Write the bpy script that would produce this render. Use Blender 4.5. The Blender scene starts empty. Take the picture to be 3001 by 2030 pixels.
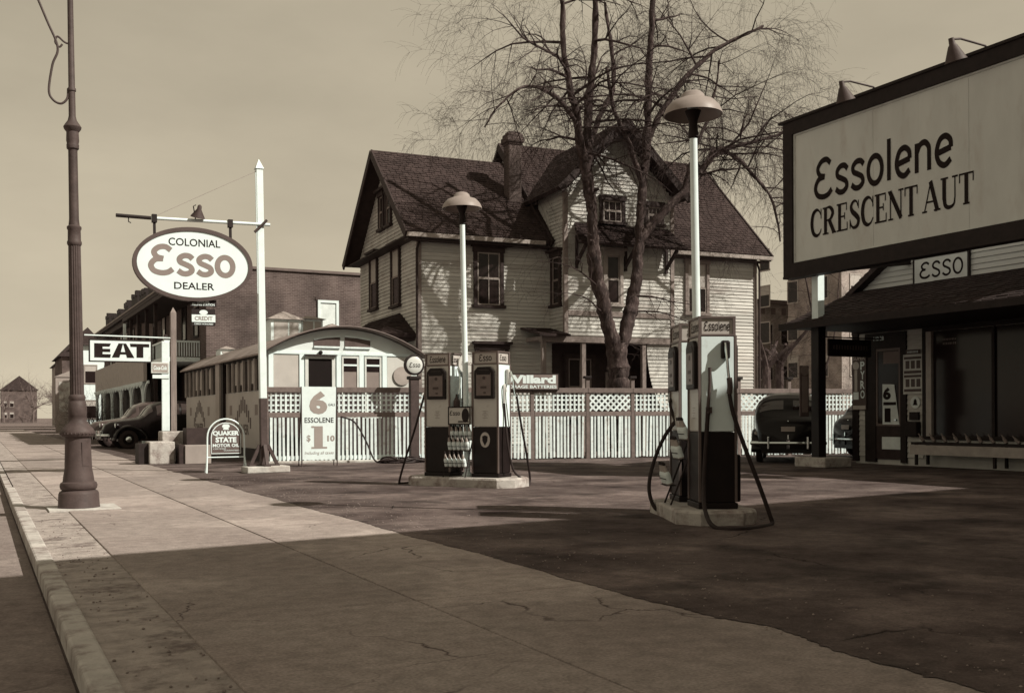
import bpy, bmesh, math, random
from mathutils import Matrix, Vector
random.seed(11)
R = math.radians
S = bpy.context.scene
C = S.collection

# ------------------------------------------------------------------ camera
YAW = math.atan(1214 / 2350.0)           # the camera looks 27 degrees to the right of the street
cam = bpy.data.cameras.new('camera')
cam.sensor_width = 36.0
cam.lens = 36.0 * 2350 / 2324
cam.shift_y = 157 / 2324
cam.clip_start = 0.1
cam.clip_end = 3000
co = bpy.data.objects.new('camera', cam)
co.matrix_world = Matrix.Translation((0, 0, 1.25)) @ Matrix.Rotation(-YAW, 4, 'Z') @ Matrix.Rotation(R(90), 4, 'X') @ Matrix.Rotation(R(-0.25), 4, 'Z')
C.objects.link(co)
S.camera = co

# ------------------------------------------------------------------ world + sun
SUN = Vector((0.76, -0.87, 1.0)).normalized()     # direction towards the sun
SUN_EL = math.asin(SUN.z)
SUN_AZ = math.atan2(SUN.x, SUN.y)
w = bpy.data.worlds.new('World')
S.world = w
w.use_nodes = True
nt = w.node_tree
nt.nodes.clear()
N = nt.nodes.new
out = N('ShaderNodeOutputWorld'); bg = N('ShaderNodeBackground'); sky = N('ShaderNodeTexSky')
sky.sky_type = 'NISHITA'; sky.sun_disc = False
sky.sun_elevation = SUN_EL; sky.sun_rotation = SUN_AZ
sky.air_density = 1.0; sky.dust_density = 0.2; sky.ozone_density = 1.0
bw = N('ShaderNodeRGBToBW')
tc = N('ShaderNodeTexCoord'); mp = N('ShaderNodeMapping'); mp.inputs['Scale'].default_value = (1.2, 1.2, 3.2)
nz = N('ShaderNodeTexNoise'); nz.inputs['Scale'].default_value = 2.3; nz.inputs['Detail'].default_value = 7; nz.inputs['Roughness'].default_value = .55
cr = N('ShaderNodeMapRange'); cr.inputs[1].default_value = .32; cr.inputs[2].default_value = .72; cr.inputs[3].default_value = .88; cr.inputs[4].default_value = 1.1
mul = N('ShaderNodeMath'); mul.operation = 'MULTIPLY'
tint = N('ShaderNodeMix'); tint.data_type = 'RGBA'; tint.blend_type = 'MULTIPLY'; tint.inputs[0].default_value = 1
tint.inputs[7].default_value = (1.0, .875, .65, 1)
L = nt.links.new
pw = N('ShaderNodeMath'); pw.operation = 'POWER'; pw.inputs[1].default_value = .28      # hazy, evenly bright sky
L(sky.outputs[0], bw.inputs[0]); L(bw.outputs[0], pw.inputs[0]); L(tc.outputs['Generated'], mp.inputs[0]); L(mp.outputs[0], nz.inputs[0]); L(nz.outputs[0], cr.inputs[0])
L(pw.outputs[0], mul.inputs[0]); L(cr.outputs[0], mul.inputs[1]); L(mul.outputs[0], tint.inputs[6]); L(tint.outputs[2], bg.inputs[0]); L(bg.outputs[0], out.inputs[0])
bg.inputs[1].default_value = 0.15

sl = bpy.data.lights.new('sun', 'SUN'); sl.energy = 2.45; sl.angle = R(.55); sl.color = (1, .94, .82)
so = bpy.data.objects.new('sun', sl); so.rotation_euler = SUN.to_track_quat('Z', 'Y').to_euler(); so.location = (20, -20, 40)
C.objects.link(so)

S.view_settings.view_transform = 'Standard'
S.view_settings.look = 'None'
S.view_settings.exposure = 1.3
S.view_settings.gamma = 1.0

# ------------------------------------------------------------------ materials (old sepia print: browns to pale grey-green)
def sep(l):
    keys = [(0, (1.4, .92, .9)), (.08, (1.24, .95, .9)), (.25, (1.13, .97, .9)), (.5, (1.01, .99, .94)), (.8, (.89, 1.015, 1.03))]
    for (a, ca), (b, cb) in zip(keys, keys[1:]):
        if l <= b:
            t = (l - a) / (b - a); c = [x + (y - x) * t for x, y in zip(ca, cb)]; break
    else: c = keys[-1][1]
    return (l * c[0], l * c[1], l * c[2], 1)
MATS = {}
def mat(name, l, rough=.7, metal=0, var=.15, scale=3.0, bump=0, bscale=60, rnd=0, l2=None, thr=(.45, .62), wear_scale=2.0, stretch=None, spec=.18, coat=0, world=False):
    """principled material: base tone l with mottling, optional second tone l2 in worn patches, bump and per-object variation"""
    if name in MATS: return MATS[name]
    m = bpy.data.materials.new(name); m.use_nodes = True
    t = m.node_tree; b = t.nodes['Principled BSDF']; n = t.nodes.new; k = t.links.new
    b.inputs['Roughness'].default_value = rough; b.inputs['Metallic'].default_value = metal
    b.inputs['Specular IOR Level'].default_value = spec
    if coat: b.inputs['Coat Weight'].default_value = coat; b.inputs['Coat Roughness'].default_value = .08
    tc = n('ShaderNodeTexCoord'); src = tc.outputs['Object']
    if world: src = n('ShaderNodeNewGeometry').outputs['Position']
    if stretch:
        mp = n('ShaderNodeMapping'); mp.inputs['Scale'].default_value = stretch; k(src, mp.inputs[0]); src = mp.outputs[0]
    nz = n('ShaderNodeTexNoise'); nz.inputs['Scale'].default_value = scale; nz.inputs['Detail'].default_value = 8; nz.inputs['Roughness'].default_value = .62
    k(src, nz.inputs[0])
    mr = n('ShaderNodeMapRange'); mr.inputs[1].default_value = .3; mr.inputs[2].default_value = .7; mr.inputs[3].default_value = 1 - var; mr.inputs[4].default_value = 1 + var
    k(nz.outputs[0], mr.inputs[0])
    val = mr.outputs[0]
    if rnd:
        oi = n('ShaderNodeObjectInfo'); r2 = n('ShaderNodeMapRange'); r2.inputs[3].default_value = 1 - rnd; r2.inputs[4].default_value = 1 + rnd
        k(oi.outputs['Random'], r2.inputs[0]); mm = n('ShaderNodeMath'); mm.operation = 'MULTIPLY'; k(val, mm.inputs[0]); k(r2.outputs[0], mm.inputs[1]); val = mm.outputs[0]
    base = n('ShaderNodeRGB'); base.outputs[0].default_value = sep(l); col = base.outputs[0]
    if l2 is not None:
        n2 = n('ShaderNodeTexNoise'); n2.inputs['Scale'].default_value = wear_scale; n2.inputs['Detail'].default_value = 9; n2.inputs['Roughness'].default_value = .68
        k(src, n2.inputs[0]); rp = n('ShaderNodeMapRange'); rp.inputs[1].default_value = thr[0]; rp.inputs[2].default_value = thr[1]; k(n2.outputs[0], rp.inputs[0])
        c2 = n('ShaderNodeRGB'); c2.outputs[0].default_value = sep(l2)
        mx = n('ShaderNodeMix'); mx.data_type = 'RGBA'; k(rp.outputs[0], mx.inputs[0]); k(col, mx.inputs[6]); k(c2.outputs[0], mx.inputs[7]); col = mx.outputs[2]
    ml = n('ShaderNodeMix'); ml.data_type = 'RGBA'; ml.blend_type = 'MULTIPLY'; ml.inputs[0].default_value = 1
    k(col, ml.inputs[6]); k(val, ml.inputs[7]); k(ml.outputs[2], b.inputs['Base Color'])
    if bump:
        nb = n('ShaderNodeTexNoise'); nb.inputs['Scale'].default_value = bscale; nb.inputs['Detail'].default_value = 6; k(src, nb.inputs[0])
        bm = n('ShaderNodeBump'); bm.inputs['Strength'].default_value = bump; bm.inputs['Distance'].default_value = .02; k(nb.outputs[0], bm.inputs['Height']); k(bm.outputs[0], b.inputs['Normal'])
    MATS[name] = m
    return m

def brick_mat(name, l, l2, bwid=.22, bh=.075):
    m = bpy.data.materials.new(name); m.use_nodes = True; t = m.node_tree; b = t.nodes['Principled BSDF']; n = t.nodes.new; k = t.links.new
    b.inputs['Roughness'].default_value = .9; b.inputs['Specular IOR Level'].default_value = .15
    tc = n('ShaderNodeTexCoord'); sx = n('ShaderNodeSeparateXYZ'); k(tc.outputs['Object'], sx.inputs[0])
    ad = n('ShaderNodeMath'); ad.operation = 'ADD'; k(sx.outputs[0], ad.inputs[0]); k(sx.outputs[1], ad.inputs[1])
    cx = n('ShaderNodeCombineXYZ'); k(ad.outputs[0], cx.inputs[0]); k(sx.outputs[2], cx.inputs[1])
    br = n('ShaderNodeTexBrick'); br.inputs['Scale'].default_value = 1; br.inputs['Brick Width'].default_value = bwid; br.inputs['Row Height'].default_value = bh; br.inputs['Mortar Size'].default_value = .008
    br.inputs['Color1'].default_value = sep(l); br.inputs['Color2'].default_value = sep(l * .68); br.inputs['Mortar'].default_value = sep(l2); k(cx.outputs[0], br.inputs[0])
    nz = n('ShaderNodeTexNoise'); nz.inputs['Scale'].default_value = .9; nz.inputs['Detail'].default_value = 9; k(tc.outputs['Object'], nz.inputs[0])
    mr = n('ShaderNodeMapRange'); mr.inputs[1].default_value = .3; mr.inputs[2].default_value = .7; mr.inputs[3].default_value = .62; mr.inputs[4].default_value = 1.35; k(nz.outputs[0], mr.inputs[0])
    ml = n('ShaderNodeMix'); ml.data_type = 'RGBA'; ml.blend_type = 'MULTIPLY'; ml.inputs[0].default_value = 1
    k(br.outputs[0], ml.inputs[6]); k(mr.outputs[0], ml.inputs[7]); k(ml.outputs[2], b.inputs['Base Color'])
    bm = n('ShaderNodeBump'); bm.inputs['Strength'].default_value = .5; bm.inputs['Distance'].default_value = .01; k(br.outputs[1], bm.inputs['Height']); bm.invert = True; k(bm.outputs[0], b.inputs['Normal'])
    MATS[name] = m
    return m

def slab_mat(name, l, l2, crack_scale=.55, crack_w=.012, bump=.35, stain=0):
    """concrete paving: mottled tone, stains, hairline cracks"""
    m = bpy.data.materials.new(name); m.use_nodes = True; t = m.node_tree; b = t.nodes['Principled BSDF']; n = t.nodes.new; k = t.links.new
    b.inputs['Roughness'].default_value = .95; b.inputs['Specular IOR Level'].default_value = .12
    tc = n('ShaderNodeTexCoord')
    big = n('ShaderNodeTexNoise'); big.inputs['Scale'].default_value = .7; big.inputs['Detail'].default_value = 10; big.inputs['Roughness'].default_value = .65; k(tc.outputs['Object'], big.inputs[0])
    fine = n('ShaderNodeTexNoise'); fine.inputs['Scale'].default_value = 55; fine.inputs['Detail'].default_value = 5; k(tc.outputs['Object'], fine.inputs[0])
    r1 = n('ShaderNodeMapRange'); r1.inputs[1].default_value = .35; r1.inputs[2].default_value = .68; k(big.outputs[0], r1.inputs[0])
    mx = n('ShaderNodeMix'); mx.data_type = 'RGBA'; mx.inputs[6].default_value = sep(l); mx.inputs[7].default_value = sep(l2); k(r1.outputs[0], mx.inputs[0])
    r2 = n('ShaderNodeMapRange'); r2.inputs[1].default_value = .3; r2.inputs[2].default_value = .7; r2.inputs[3].default_value = .78; r2.inputs[4].default_value = 1.2; k(fine.outputs[0], r2.inputs[0])
    m1 = n('ShaderNodeMix'); m1.data_type = 'RGBA'; m1.blend_type = 'MULTIPLY'; m1.inputs[0].default_value = 1; k(mx.outputs[2], m1.inputs[6]); k(r2.outputs[0], m1.inputs[7])
    oi = n('ShaderNodeObjectInfo'); r6 = n('ShaderNodeMapRange'); r6.inputs[3].default_value = .9; r6.inputs[4].default_value = 1.1; k(oi.outputs['Random'], r6.inputs[0])
    mo = n('ShaderNodeMix'); mo.data_type = 'RGBA'; mo.blend_type = 'MULTIPLY'; mo.inputs[0].default_value = 1; k(m1.outputs[2], mo.inputs[6]); k(r6.outputs[0], mo.inputs[7]); m1 = mo
    md = n('ShaderNodeTexNoise'); md.inputs['Scale'].default_value = 6.5; md.inputs['Detail'].default_value = 8; md.inputs['Roughness'].default_value = .7; k(tc.outputs['Object'], md.inputs[0])
    r5 = n('ShaderNodeMapRange'); r5.inputs[1].default_value = .3; r5.inputs[2].default_value = .72; r5.inputs[3].default_value = .74; r5.inputs[4].default_value = 1.26; k(md.outputs[0], r5.inputs[0])
    m0 = n('ShaderNodeMix'); m0.data_type = 'RGBA'; m0.blend_type = 'MULTIPLY'; m0.inputs[0].default_value = 1; k(m1.outputs[2], m0.inputs[6]); k(r5.outputs[0], m0.inputs[7]); m1 = m0
    if stain:                                                         # oil drips and old patches
        for sc_, lo, hi, f_ in ((.9, .56, .66, stain), (3.1, .64, .7, stain * .8), (.35, .52, .56, -.22)):
            sn = n('ShaderNodeTexNoise'); sn.inputs['Scale'].default_value = sc_; sn.inputs['Detail'].default_value = 5; sn.inputs['Roughness'].default_value = .55; k(tc.outputs['Object'], sn.inputs[0])
            rs_ = n('ShaderNodeMapRange'); rs_.inputs[1].default_value = lo; rs_.inputs[2].default_value = hi; rs_.inputs[3].default_value = 1; rs_.inputs[4].default_value = 1 - f_; k(sn.outputs[0], rs_.inputs[0])
            mz = n('ShaderNodeMix'); mz.data_type = 'RGBA'; mz.blend_type = 'MULTIPLY'; mz.inputs[0].default_value = 1; k(m1.outputs[2], mz.inputs[6]); k(rs_.outputs[0], mz.inputs[7]); m1 = mz
    # cracks: warped voronoi edges kept only where a second noise is high
    wn = n('ShaderNodeTexNoise'); wn.inputs['Scale'].default_value = 2.2; wn.inputs['Detail'].default_value = 6; k(tc.outputs['Object'], wn.inputs[0])
    wa = n('ShaderNodeVectorMath'); wa.operation = 'MULTIPLY_ADD'; wa.inputs[1].default_value = (.55, .55, 0); k(wn.outputs[1], wa.inputs[0]); k(tc.outputs['Object'], wa.inputs[2])
    vo = n('ShaderNodeTexVoronoi'); vo.feature = 'DISTANCE_TO_EDGE'; vo.inputs['Scale'].default_value = crack_scale; k(wa.outputs[0], vo.inputs[0])
    r3 = n('ShaderNodeMapRange'); r3.inputs[1].default_value = 0; r3.inputs[2].default_value = crack_w; r3.inputs[3].default_value = 1; r3.inputs[4].default_value = 0; k(vo.outputs[0], r3.inputs[0])
    gn = n('ShaderNodeTexNoise'); gn.inputs['Scale'].default_value = .8; gn.inputs['Detail'].default_value = 3; k(tc.outputs['Object'], gn.inputs[0])
    r4 = n('ShaderNodeMapRange'); r4.inputs[1].default_value = .5; r4.inputs[2].default_value = .6; k(gn.outputs[0], r4.inputs[0])
    mm = n('ShaderNodeMath'); mm.operation = 'MULTIPLY'; k(r3.outputs[0], mm.inputs[0]); k(r4.outputs[0], mm.inputs[1])
    m2 = n('ShaderNodeMix'); m2.data_type = 'RGBA'; m2.inputs[7].default_value = sep(l * .25); k(mm.outputs[0], m2.inputs[0]); k(m1.outputs[2], m2.inputs[6]); k(m2.outputs[2], b.inputs['Base Color'])
    ht = n('ShaderNodeMath'); ht.operation = 'SUBTRACT'; k(fine.outputs[0], ht.inputs[0]); k(mm.outputs[0], ht.inputs[1])
    bm = n('ShaderNodeBump'); bm.inputs['Strength'].default_value = bump; bm.inputs['Distance'].default_value = .012; k(ht.outputs[0], bm.inputs['Height']); k(bm.outputs[0], b.inputs['Normal'])
    MATS[name] = m
    return m

def glass_mat(name, l):
    return mat(name, l, rough=.12, var=.25, scale=1.5, spec=.2)
WHITE = mat('white_paint', .78, .5, var=.06, scale=6, l2=.6, thr=(.62, .75))
WHITE_OLD = mat('weathered_white_paint', .78, .75, var=.12, scale=9, l2=.42, thr=(.56, .7), wear_scale=5, rnd=.12, world=True)
ENAMEL = mat('white_enamel', .8, .25, var=.05, scale=4, coat=.2, l2=.5, thr=(.6, .82), wear_scale=5)
CREAM = mat('cream_enamel', .5, .3, var=.06, scale=3, coat=.2, l2=.32, thr=(.58, .8), wear_scale=6)
BLACKP = mat('black_paint', .009, .45, var=.25, scale=5, spec=.2)
DARKP = mat('dark_brown_paint', .014, .7, var=.3, scale=6, spec=.25)
FRAMEP = mat('fence_rail_paint', .155, .8, var=.2, scale=8, bump=.3, rnd=.1)
IRON = mat('painted_iron', .055, .6, var=.22, scale=7, l2=.035, spec=.2, thr=(.5, .7), bump=.15, bscale=40)
LETTER = mat('dark_lettering', .014, .7, var=.3, scale=4, spec=.08)
GREYLET = mat('faded_red_lettering', .20, .5, var=.06)
WLET = mat('white_lettering', .78, .5, var=.05)
CHROME = mat('chrome', .72, .12, metal=1, var=.05)
RUBBER = mat('black_rubber', .02, .6, var=.3, scale=10)
CONC = mat('white_concrete', .5, .9, var=.2, scale=5, l2=.28, thr=(.42, .7), bump=.5, bscale=30)
CONC2 = mat('island_concrete', .42, .9, var=.2, scale=3, l2=.17, thr=(.45, .62), wear_scale=2.6, bump=.5, bscale=26)
SIDING = mat('house_clapboard_paint', .5, .8, var=.14, scale=1.2, stretch=(.25, 1, 1), rnd=.12, l2=.3, thr=(.5, .75), world=True)
SIDSTA = mat('station_clapboard_paint', .5, .75, var=.12, scale=2, rnd=.08)
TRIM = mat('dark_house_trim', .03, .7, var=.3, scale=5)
TRIM2 = mat('brown_house_trim', .2, .7, var=.2, scale=5)
SHING = mat('roof_shingle', .03, .95, var=.3, scale=2.2, l2=.045, spec=.15, thr=(.42, .62), wear_scale=7, bump=.4, bscale=30)
GLASS = glass_mat('window_glass', .015)
BLIND = mat('window_blind', .4, .8, var=.08)
WOOD = mat('grey_wood', .2, .85, var=.25, scale=3, stretch=(6, 6, .4), bump=.4, bscale=20)
DGREY = mat('dull_grey_paint', .27, .7, var=.12, scale=3)
SHADE = mat('lamp_shade_enamel', .24, .45, var=.1, scale=4)
BRICK = brick_mat('brick_wall', .095, .15)
BRICK2 = brick_mat('pale_brick_wall', .3, .3)
DBRICK = brick_mat('dark_brick_wall', .10, .12)
ASPH = slab_mat('oiled_asphalt', .038, .135, crack_scale=.16, crack_w=.003, bump=1.0, stain=.45)
WALK = slab_mat('concrete_walk', .21, .26, crack_w=.0055, stain=.12)
VERGE = mat('verge_rubble', .29, .95, var=.3, scale=6, l2=.1, thr=(.52, .66), wear_scale=2.4, bump=1, bscale=35)
ROAD = slab_mat('road_asphalt', .16, .22, crack_scale=.12, crack_w=.004)
EARTH = mat('bare_earth', .12, .95, var=.3, scale=1.2, bump=.6, bscale=12)
BARK = mat('bark', .04, .95, var=.6, scale=3, stretch=(2.5, 2.5, .8), l2=.12, thr=(.52, .68), wear_scale=4.5, spec=.2, bump=1, bscale=14)
TWIG = mat('twig_bark', .035, .9, var=.3, scale=2)
CARP = mat('black_car_paint', .005, .28, var=.1, spec=.16, coat=.1)
CARP2 = mat('dark_car_paint', .05, .22, var=.1, spec=.4, coat=.4)

# ------------------------------------------------------------------ mesh helpers
class MB:
    def __init__(s): s.v = []; s.f = []
    def add(s, vs, fs):
        o = len(s.v); s.v += [tuple(p) for p in vs]; s.f += [tuple(i + o for i in f) for f in fs]; return s
    def box(s, x0, y0, z0, x1, y1, z1, M=None):
        vs = [(x, y, z) for z in (z0, z1) for y in (y0, y1) for x in (x0, x1)]
        if M: vs = [M @ Vector(p) for p in vs]
        return s.add(vs, [(0, 2, 3, 1), (4, 5, 7, 6), (0, 1, 5, 4), (2, 6, 7, 3), (0, 4, 6, 2), (1, 3, 7, 5)])
    def cbox(s, c, d, M=None):
        return s.box(c[0] - d[0] / 2, c[1] - d[1] / 2, c[2] - d[2] / 2, c[0] + d[0] / 2, c[1] + d[1] / 2, c[2] + d[2] / 2, M)
    def tube(s, pts, r, n=8, cap=True):
        pts = [Vector(p) for p in pts]
        if not isinstance(r, (list, tuple)): r = [r] * len(pts)
        rings = []; up = None
        for i, p in enumerate(pts):
            d = (pts[min(i + 1, len(pts) - 1)] - pts[max(i - 1, 0)])
            if d.length < 1e-9: d = Vector((0, 0, 1))
            d.normalize()
            if up is None:
                up = Vector((0, 0, 1)) if abs(d.z) < .9 else Vector((1, 0, 0))
            a = d.cross(up)
            if a.length < 1e-6: a = d.orthogonal()
            a.normalize(); b = a.cross(d).normalized(); up = b
            rings.append([p + (a * math.cos(2 * math.pi * k / n) + b * math.sin(2 * math.pi * k / n)) * r[i] for k in range(n)])
        vs = [q for ring in rings for q in ring]; fs = []
        for i in range(len(pts) - 1):
            for k in range(n):
                fs.append((i * n + k, i * n + (k + 1) % n, (i + 1) * n + (k + 1) % n, (i + 1) * n + k))
        if cap:
            fs.append(tuple(range(n))[::-1]); fs.append(tuple(range((len(pts) - 1) * n, len(pts) * n)))
        return s.add(vs, fs)
    def lathe(s, prof, n=24, M=None, flute=None, cap=True):
        vs = []; fs = []
        for (r, z) in prof:
            for k in range(n):
                a = 2 * math.pi * k / n; rr = r
                if flute and flute[0] <= z <= flute[1]: rr = r * (1 - (.1 if k % 3 == 0 else 0))
                p = Vector((rr * math.cos(a), rr * math.sin(a), z)); vs.append(M @ p if M else p)
        for i in range(len(prof) - 1):
            for k in range(n): fs.append((i * n + k, i * n + (k + 1) % n, (i + 1) * n + (k + 1) % n, (i + 1) * n + k))
        if cap: fs.append(tuple(range(n))[::-1]); fs.append(tuple(range((len(prof) - 1) * n, len(prof) * n)))
        return s.add(vs, fs)
    def prism(s, poly, z0, z1, M=None):
        n = len(poly); vs = [Vector((x, y, z)) for z in (z0, z1) for x, y in poly]
        if M: vs = [M @ p for p in vs]
        return s.add(vs, [tuple(range(n))[::-1], tuple(range(n, 2 * n))] + [(i, (i + 1) % n, n + (i + 1) % n, n + i) for i in range(n)])
    def frame(s, x0, z0, x1, z1, t, y0, y1, M=None):
        """picture frame standing in the xz plane"""
        s.box(x0, y0, z0, x0 + t, y1, z1, M); s.box(x1 - t, y0, z0, x1, y1, z1, M)
        s.box(x0 + t, y0, z0, x1 - t, y1, z0 + t, M); return s.box(x0 + t, y0, z1 - t, x1 - t, y1, z1, M)
    def mesh(s, name, m, smooth=False):
        me = bpy.data.meshes.new(name); me.from_pydata(s.v, [], s.f); me.update()
        bm = bmesh.new(); bm.from_mesh(me); bmesh.ops.recalc_face_normals(bm, faces=bm.faces); bm.to_mesh(me); bm.free()
        if m: me.materials.append(m)
        if smooth:
            me.polygons.foreach_set('use_smooth', [True] * len(me.polygons))
            try: me.set_sharp_from_angle(angle=R(38))
            except Exception: pass
        return me
    def build(s, name, m, parent=None, smooth=False, bev=0, M=None):
        o = bpy.data.objects.new(name, s.mesh(name, m, smooth)); C.objects.link(o)
        if parent: o.parent = parent
        if M: o.matrix_local = M
        if bev:
            b = o.modifiers.new('bevel', 'BEVEL'); b.width = bev; b.segments = 2; b.limit_method = 'ANGLE'
        return o
def inst(me, name, parent=None, M=None):
    o = bpy.data.objects.new(name, me); C.objects.link(o)
    if parent: o.parent = parent
    if M: o.matrix_local = M
    return o
def tag(o, label=None, cat=None, group=None, kind=None):
    if label: o['label'] = label
    if cat: o['category'] = cat
    if group: o['group'] = group
    if kind: o['kind'] = kind
    return o
def thing(name, label, cat, loc=(0, 0, 0), rz=0, group=None, M=None):
    o = bpy.data.objects.new(name, None); o.empty_display_size = .2; C.objects.link(o)
    o.matrix_local = M if M else Matrix.Translation(loc) @ Matrix.Rotation(R(rz), 4, 'Z')
    return tag(o, label, cat, group)
def struct(name, mb, m, **k): return tag(mb.build(name, m, **k), kind='structure')
FWD = Vector((math.sin(YAW), math.cos(YAW), 0))
def leaning(loc, deg, rz=0): return Matrix.Translation(loc) @ Matrix.Rotation(R(deg), 4, FWD) @ Matrix.Rotation(R(rz), 4, 'Z')
def copy_tree(o, parent=None):
    c = o.copy(); C.objects.link(c); c.parent = parent
    for ch in list(o.children): copy_tree(ch, c)
    return c
def cat(pts, per=6, closed=False):
    """catmull-rom through the points"""
    P = [Vector(p) for p in pts]; o = []; n = len(P)
    rng = n if closed else n - 1
    for i in range(rng):
        a = P[(i - 1) % n] if closed or i > 0 else P[0] * 2 - P[1]; b = P[i]; c = P[(i + 1) % n]
        d = P[(i + 2) % n] if closed or i + 2 < n else P[-1] * 2 - P[-2]
        for k in range(per):
            t = k / per; o.append(.5 * ((2 * b) + (c - a) * t + (2 * a - 5 * b + 4 * c - d) * t * t + (3 * b - a - 3 * c + d) * t ** 3))
    if not closed: o.append(P[-1])
    return o

# ------------------------------------------------------------------ lettering
FRONT = Matrix(((1, 0, 0, 0), (0, 0, -1, 0), (0, 1, 0, 0), (0, 0, 0, 1)))        # reads on a face that looks to -Y
SIDE = Matrix(((0, 0, -1, 0), (-1, 0, 0, 0), (0, 1, 0, 0), (0, 0, 0, 1)))         # reads on a face that looks to -X
def face(loc, base=FRONT): return Matrix.Translation(loc) @ base
def fit(vs, wd, ht):
    xs = [p[0] for p in vs]; ys = [p[1] for p in vs]; x0, x1, y0, y1 = min(xs), max(xs), min(ys), max(ys)
    return [Vector(((p[0] - (x0 + x1) / 2) / (x1 - x0) * wd, (p[1] - (y0 + y1) / 2) / (y1 - y0) * ht, p[2])) for p in vs]
def text(s, wd, ht, M, m, parent, bold=0.0, shear=0, space=1.0, name='lettering'):
    cu = bpy.data.curves.new('t', 'FONT'); cu.body = s; cu.size = 1; cu.offset = bold; cu.shear = shear; cu.space_character = space; cu.resolution_u = 3
    ob = bpy.data.objects.new('t', cu); C.objects.link(ob)
    me = bpy.data.meshes.new_from_object(ob.evaluated_get(bpy.context.evaluated_depsgraph_get()))
    vs = fit([v.co for v in me.vertices], wd, ht); fs = [tuple(p.vertices) for p in me.polygons]
    bpy.data.objects.remove(ob); bpy.data.curves.remove(cu); bpy.data.meshes.remove(me)
    mb = MB(); mb.add([M @ v for v in vs], fs)
    return mb.build(name, m, parent)
def worn_print(wd, ht, n, M, m, parent):
    """lettering too blurred to read: a row of small uneven strokes"""
    mb = MB()
    for i in range(n):
        x = -wd / 2 + wd * (i + .5) / n; h_ = ht * random.uniform(.7, 1); a = wd / n * random.uniform(.2, .32)
        mb.add([M @ Vector(p) for p in ((x - a, -h_ / 2, 0), (x + a, -h_ / 2, 0), (x + a, h_ / 2, 0), (x - a, h_ / 2, 0))], [(0, 1, 2, 3)])
    o = mb.build('worn_print', m, parent); o['kind'] = 'stuff'
    return o
def strip(mb, pts, wid, z):
    pts = [Vector((p[0], p[1], 0)) for p in pts]
    if not isinstance(wid, (list, tuple)): wid = [wid] * len(pts)
    vs = []; n = len(pts)
    closed = (pts[0] - pts[-1]).length < 1e-5
    for i, p in enumerate(pts):
        a = pts[i - 1] if i else (pts[-2] if closed else pts[0]); b = pts[i + 1] if i + 1 < n else (pts[1] if closed else pts[-1])
        d = (b - a).normalized(); q = Vector((-d.y, d.x, 0)) * wid[i] / 2
        vs += [(p.x + q.x, p.y + q.y, z), (p.x - q.x, p.y - q.y, z)]
    mb.add(vs, [(2 * i, 2 * i + 1, 2 * i + 3, 2 * i + 2) for i in range(n - 1)])
def ell(cx, cy, rx, ry, n=28): return [(cx + rx * math.cos(2 * math.pi * k / n), cy + ry * math.sin(2 * math.pi * k / n)) for k in range(n + 1)]
def c2(p): return [(q.x, q.y) for q in cat([(a, b, 0) for a, b in p], 6)]
# round sans hand: (strokes, advance)
ESSO = {
 'E': ([c2([(.78, .86), (.6, .98), (.36, .95), (.2, .78), (.3, .6), (.52, .54)]), c2([(.5, .54), (.24, .5), (.09, .3), (.18, .1), (.42, .02), (.66, .05), (.84, .17)])], .98),
 's': ([c2([(.56, .58), (.44, .68), (.26, .69), (.11, .59), (.13, .45), (.32, .36), (.49, .27), (.52, .13), (.38, .03), (.2, .03), (.04, .13)])], .69),
 'o': ([ell(.34, .36, .28, .34)], .80),
 'l': ([[(.1, 0), (.1, 1.02)]], .33),
 'e': ([[(.1, .33), (.58, .40)], c2([(.58, .40), (.55, .58), (.38, .69), (.18, .62), (.07, .36), (.15, .12), (.36, .02), (.57, .13)])], .74),
 'n': ([[(.1, 0), (.1, .70)], c2([(.1, .46), (.22, .64), (.40, .68), (.54, .56), (.56, .38)]), [(.56, .42), (.56, 0)]], .76)}
def esso(s, wd, M, m, parent, wt=.13, ht=None, name='lettering', caps=False):
    mb = MB(); x = 0; k = 0
    for ch in s:
        st, adv = ESSO[ch]
        if caps and ch != 'E': st = [[(a * 1.18, b * 1.38) for a, b in p] for p in st]; adv *= 1.18
        for p in st:
            strip(mb, [(a + x, b) for a, b in p], wt, k % 3 * .0006); k += 1
        x += adv
    xs = [v[0] for v in mb.v]; ys = [v[1] for v in mb.v]
    if ht is None: ht = (max(ys) - min(ys)) * wd / (max(xs) - min(xs))
    mb.v = [tuple(M @ p) for p in fit(mb.v, wd, ht)]
    return mb.build(name, m, parent)
TK, TN = .19, .06
def serif_C(): return [(c2([(.72, .76), (.6, .92), (.42, .97), (.2, .84), (.11, .5), (.2, .16), (.42, .03), (.62, .09), (.74, .25)]), 'C'), ([(.73, .62), (.73, .99)], .05)]
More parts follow.
